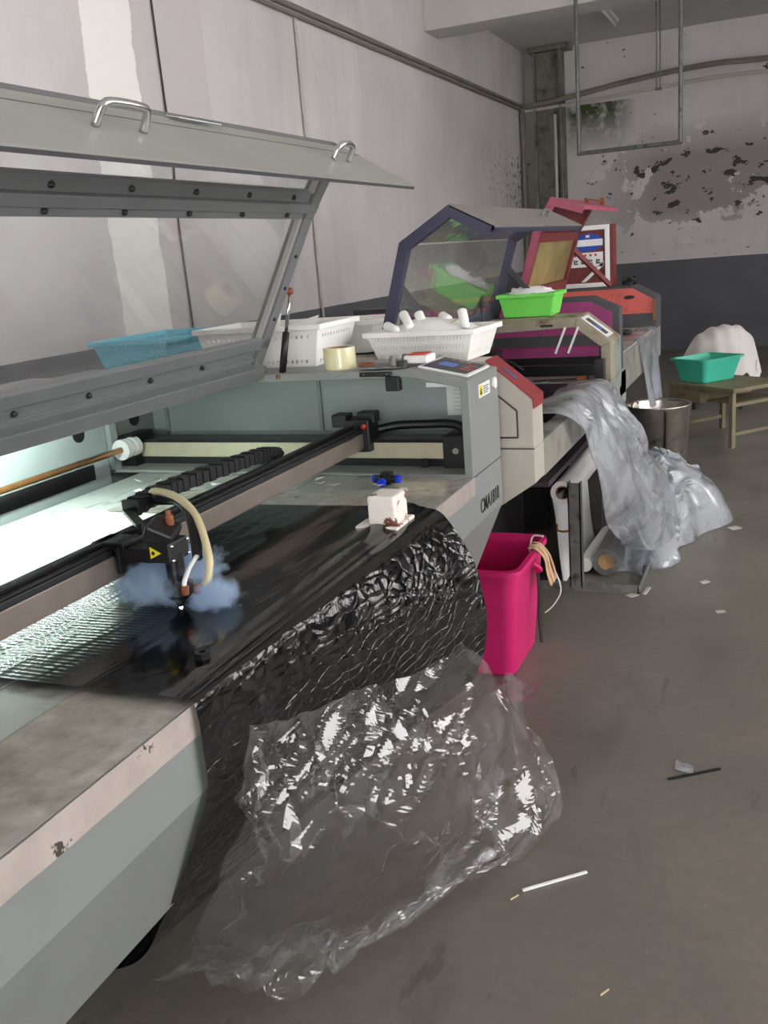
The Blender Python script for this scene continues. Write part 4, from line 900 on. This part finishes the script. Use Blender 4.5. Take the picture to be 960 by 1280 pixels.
obj('wire_handle', g_tube([(bc[0]+.135, bc[1]+.16, .40), (bc[0]+.145, bc[1]+.18, .46), (bc[0]+.19, bc[1]+.17, .465)], .004, 6, 5), 'white', t)
def ragfn(k, w_):
    def f(u, v):
        y = bc[1]+.03+k*.03+w_*(u-.5)+.01*math.sin(v*7+k); x = bc[0]+.165+.055*math.sin(min(1, v*2.2)*1.57)+.03*v+.006*math.sin(u*14+k); z = .460 if v < .12 else .460-(v-.12)*.17
        return (x, y, z)
    return g_grid(f, 8, 20)
obj('rag_strip', combine(ragfn(0, .03), ragfn(1, .035), ragfn(2.3, .02)), 'rag', smooth=True, label='tan cloth strip tied over the pink bin rim', cat='cloth')
obj('dark_ribbon', g_tube([(bc[0]+.20, bc[1]+.02, .40), (bc[0]+.205, bc[1]+.015, .30), (bc[0]+.20, bc[1]+.025, .20), (bc[0]+.207, bc[1]+.02, .07)], .007, 6, 5), 'wire', label='dark ribbon hanging down the side of the pink bin', cat='ribbon')
obj('white_wire', g_tube([(-.868, 3.66, .33), (-.838, 3.70, .20), (-.865, 3.69, .13), (-.905, 3.68, .09)], .003, 6, 5), 'white', label='thin white wire looping beside the pink bin', cat='wire')

# ------------------------------------------------------------------ roll rack and rolls
t = thing('roll_stand', 'grey steel angle stand carrying rolls before the middle machine', 'stand', (-.8, 4.6, 0))
obj('post', combine(g_box((-.905, -.847), (4.19, 4.196), (.02, .53)), g_box((-.905, -.899), (4.19, 4.24), (.02, .53)), g_box((-.853, -.847), (4.19, 4.24), (.02, .53))), 'iron', t)
obj('post', combine(g_box((-.905, -.847), (5.10, 5.106), (.02, .53)), g_box((-.905, -.899), (5.06, 5.10), (.02, .53))), 'iron', t)
obj('base_angle', combine(g_box((-1.10, -.588), (4.20, 4.206), (.0, .045)), g_box((-1.10, -.588), (4.206, 4.25), (.0, .006))), 'iron', t)
obj('base_angle', combine(g_box((-.594, -.588), (4.20, 5.5), (.0, .035)), g_box((-.64, -.594), (4.25, 5.5), (.0, .006))), 'iron', t)
obj('base_angle', g_box((-1.10, -.64), (5.06, 5.11), (.0, .04)), 'iron', t)
obj('spindle', g_tube([(-.935, 4.16, .475), (-.935, 5.12, .475)], .013, 10), 'iron', t)
obj('hook', g_tube([(-.905, 4.188, .30), (-.93, 4.175, .30), (-.955, 4.175, .305), (-.955, 4.175, .335)], .005, 6), 'rustb', t)
t = thing('film_roll', 'cream roll of material mounted on the stand spindle', 'roll', (-.935, 4.9, .40))
obj('wound_film', g_lathe([(.034, 4.22), (.056, 4.22), (.056, 5.03), (.034, 5.03), (.034, 4.22)], (-.935, 0, .475), 32, 'y'), 'cream', t, smooth=False)
obj('core', g_lathe([(.0335, 4.225), (.0335, 5.02), (.028, 5.02), (.028, 4.225), (.0335, 4.225)], (-.935, 0, .475), 24, 'y'), 'card', t)
def websheet(u, v):
    return (-.991+.05*v+.004*math.sin(v*6), 4.23+u*.79, .475-.46*v)
obj('hanging_web', g_grid(websheet, 4, 16), 'cream', t, smooth=True)
t = thing('film_roll', 'short thick grey-white roll lying inside the stand base', 'roll', (-.775, 4.8, 0))
obj('wound_film', g_lathe([(.040, 4.42), (.068, 4.42), (.068, 5.0), (.040, 5.0), (.040, 4.42)], (-.775, 0, .075), 32, 'y'), M['iron'], t, smooth=False)
obj('core', g_lathe([(.0395, 4.425), (.0395, 4.99), (.0001, 4.99), (.0001, 4.44), (.0395, 4.425)], (-.775, 0, .075), 24, 'y'), 'card', t)
obj('cardboard_tube', g_tube([(-.885, 4.45, .045), (-.868, 5.02, .045)], .036, 20), 'cream', label='thin pale tube on the floor between stand post and roll', cat='tube', smooth=False)

# frosted plastic
fp = thing('frosted_film', 'large crumpled frosted plastic sheet draped off the middle machine onto the floor', 'plastic sheet', (-.6, 4.8, 0))
rows = [[(-.90, 3.42, .985), (-.90, 3.70, .985), (-.90, 4.00, .985), (-.90, 4.26, .98)],
        [(-.73, 3.36, .995), (-.73, 3.65, 1.02), (-.73, 3.95, 1.015), (-.73, 4.30, .985)],
        [(-.665, 3.50, .86), (-.64, 3.76, .86), (-.63, 4.05, .86), (-.65, 4.42, .83)],
        [(-.66, 3.72, .60), (-.60, 3.98, .60), (-.57, 4.3, .60), (-.62, 4.75, .58)],
        [(-.68, 3.98, .38), (-.57, 4.2, .36), (-.52, 4.6, .36), (-.58, 5.1, .40)],
        [(-.69, 4.28, .20), (-.56, 4.42, .15), (-.48, 4.85, .12), (-.50, 5.3, .18)]]
S4 = bez_surf(rows)
CRS3 = creaser(11, 7, 12, .016, 30, .026, .035, .85)
def drape(u, v):
    p = S4(u, v); g_ = min(1, max(0, (v-.15)*4)); d, h = CRS3(u, v); d = d*g_
    f_ = .030*(abs(((u*4.6+.5*math.sin(v*3.5)) % 2)-1)-.5)*g_
    return (p.x+f_+d.x+h*g_, p.y+d.y, p.z+.006*math.sin(u*19)*(1-g_)+d.z*.5)
obj('drape', g_grid(drape, 70, 100), 'frost', fp)
CRS4 = creaser(14, 9, 26, .05, 40, .03, .03)
def heapfn(u, v):
    r = u; a = v*2*math.pi; x = r*math.cos(a); y = r*math.sin(a)
    rad = 1+.20*math.sin(3*a+.6)+.13*math.sin(5*a)+.06*math.sin(11*a)
    e = min(1, v*12, (1-v)*12); c = crumple(x*1.1+7, y*1.1, 1.0, 2, 12); d, q = CRS4(u, v); d = d*e*min(1, r*4); q *= e
    h = .44*(1-r**1.7)**.8*(1-.35*max(0, y))
    return (-.60+.27*x*rad+.05*y+c*.05+d.x, 5.32+.78*y*rad+.06*c+d.y, max(.004, h+c*.10*(1-r*.75)+(d.z+q)*(1-.6*r)))
obj('heap', g_grid(heapfn, 50, 160), 'frost', fp)

# bucket
t = thing('steel_drum', 'dented stainless steel drum behind the frosted plastic', 'bucket', (-.75, 6.45, 0))
obj('shell', g_lathe([(.001, .01), (.165, .01), (.175, .02), (.205, .50), (.212, .505), (.212, .515), (.203, .515), (.199, .50), (.172, .03), (.001, .025)], (-.765, 6.45, 0), 40), 'steel2', t, smooth=True)
obj('strap', g_tube([(-.70, 6.268, .12), (-.695, 6.252, .49)], .009, 6), 'black', t)
obj('wire_handle', g_tube([(-.90, 6.30, .50), (-.915, 6.29, .53), (-.90, 6.31, .55), (-.88, 6.35, .53), (-.87, 6.33, .47)], .005, 6, 5), 'steel', t)
t = thing('white_tube', 'white round-ended roll leaning against the steel drum', 'roll', (-.87, 6.08, 0))
obj('tube', g_tube([(-.86, 6.02, .005), (-.868, 6.10, .40), (-.869, 6.105, .43), (-.87, 6.11, .45)], .045, 16, 0, [1, 1, .8, .3]), 'white', t, smooth=True)

# table, basin, stool with cloth
t = thing('wooden_table', 'low worn plywood table holding the turquoise basin', 'table', (0, 0, 0))
TL, TD = .68, .58
obj('table_top', g_box((0, TL), (0, TD), (.42, .45)), 'wood', t, bevel=.003)
obj('drawer_box', g_box((.005, .34), (.01, TD-.02), (.31, .42)), 'wood', t, bevel=.002)
obj('drawer_pull', g_box((.14, .19), (-.002, .01), (.36, .372)), 'rustb', t)
for x, y in ((TL-.045, .0), (TL-.045, TD-.04), (.02, .02), (.02, TD-.04)): obj('leg', g_box((x, x+.035), (y+.004, y+.039), (0, .42)), 'wood', t)
obj('rail', g_box((TL-.04, TL-.02), (.04, TD-.04), (.31, .335)), 'wood', t); obj('rail', g_box((TL-.04, TL-.02), (.04, TD-.04), (.09, .115)), 'wood', t)
obj('rail', g_box((.03, .05), (.05, TD-.04), (.09, .115)), 'wood', t); obj('shelf', g_box((.36, TL-.05), (.06, TD-.06), (.325, .335)), 'wood', t)
t.location = (-.855, 7.84, 0); t.rotation_euler.z = math.radians(-40.6)
t = thing('plastic_basin', 'turquoise rectangular plastic basin on the low table', 'basin', (0, 0, 0))
V, F, n = loft([(.001, .001, .0005, 0), (.125, .165, .03, 0), (.13, .17, .03, .004), (.172, .212, .035, .172), (.19, .23, .04, .174), (.19, .23, .04, .188), (.168, .208, .035, .188), (.127, .167, .03, .01), (.001, .001, .0005, .008)], (0, 0))
obj('shell', (V, F), 'turq', t)
t.location = (-.565, 7.93, .451); t.rotation_euler.z = math.radians(-38)
t = thing('stool', 'dark stool under the white cloth bundle behind the basin', 'stool', (-.55, 9.3, 0))
obj('seat', g_box((-.80, -.32), (9.1, 9.5), (.42, .46)), 'black', t)
for x in (-.78, -.37):
    for y in (9.12, 9.45): obj('leg', g_box((x, x+.03), (y, y+.03), (0, .42)), 'black', t)
obj('dark_pad', g_ball((-.55, 9.3, .49), .2, (1.35, 1.0, .40)), 'black', t, smooth=True)
def clothfn(u, v):
    r = u; a = v*2*math.pi; x = r*math.cos(a); y = r*math.sin(a)
    dr = max(0, r-.78)/.22
    low = dr*(.17 if x > .15 else .10)+(dr*.05*math.sin(a*9))
    return (-.54+.36*x, 9.28+.30*y, .455+.29*(1-abs(r)**3.0)*(1+.12*x-.06*x*x)-low+.016*crumple(x, y, 1.8, 3, 20)+.008*math.sin(x*18+y*5))
obj('cloth_bundle', g_grid(clothfn, 30, 80), 'cloth', smooth=True, label='white cloth bundle heaped on the dark stool', cat='cloth')
for i, x in enumerate((-.27, -.245, -.225)): obj('thread', g_tube([(x, 9.18, .44), (x-.005, 9.17, .38), (x+.004, 9.17, .32-.03*(i % 2))], .006, 5, 4), 'cloth', label='white fringe thread hanging off the cloth bundle', cat='thread', group='fringe threads of the cloth bundle')

# ------------------------------------------------------------------ floor litter
def scrap(name, label, cat, pts, r, mat, **k): return obj(name, g_tube(pts, r, 8, 0), mat, smooth=True, label=label, cat=cat, **k)
obj('plastic_stick', g_bar((-.580, 2.010, .004), (-.437, 2.130, .004), .009, .006), 'paper', bevel=.002, label='white plastic stick lying on the concrete nearest the camera', cat='stick')
obj('black_strip', g_bar((-.287, 2.638, .003), (-.144, 2.738, .003), .009, .005), 'black', label='thin black strip on the floor beside a clear scrap', cat='strip')
obj('clear_scrap', g_grid(lambda u, v: (-.275+.055*u, 2.70+.05*v-.02*u, .004+.008*abs(crumple(u, v, 1.5, 3, 5))), 8, 6), 'frost', label='small clear plastic scrap next to the black strip', cat='scrap')
for i, (p, q, w_, lb) in enumerate([((-.63, 4.16, .003), (-.60, 4.20, .003), .04, 'flat pale scrap on the floor before the roll stand'), ((-.566, 4.20, .003), (-.553, 4.30, .003), .018, 'upright-looking white strip on the floor beside the roll stand corner'),
        ((-.25, 5.30, .003), (-.20, 5.34, .003), .05, 'pale flake on the floor past the frosted heap'), ((-.33, 4.40, .003), (-.30, 4.43, .003), .03, 'small tan chip on the floor right of the roll stand'), ((-.24, 4.04, .003), (-.205, 4.06, .003), .025, 'whitish chip on the floor in mid aisle')]):
    obj('floor_scrap', g_bar(p, q, w_, .004), 'debris', bevel=.0015, label=lb, cat='scrap')
obj('clear_scrap', g_grid(lambda u, v: (-.97+.16*u, 3.02+.16*v, .004+.03*abs(crumple(u, v, 1.6, 4, 14))), 16, 16), 'clear', label='crumpled clear wrapper on the floor below the pink bin', cat='scrap')
for i, (x, y) in enumerate(((-.93, 2.62), (-.60, 1.97), (-.33, 1.72))): obj('wood_splinter', g_bar((x, y, .002), (x+.014, y+.022, .002), .003, .003), 'hose', label=['tiny splinter on the floor under the black film end', 'tiny splinter beside the white stick', 'tiny pale splinter on the floor at the lower frame edge'][i], cat='splinter')
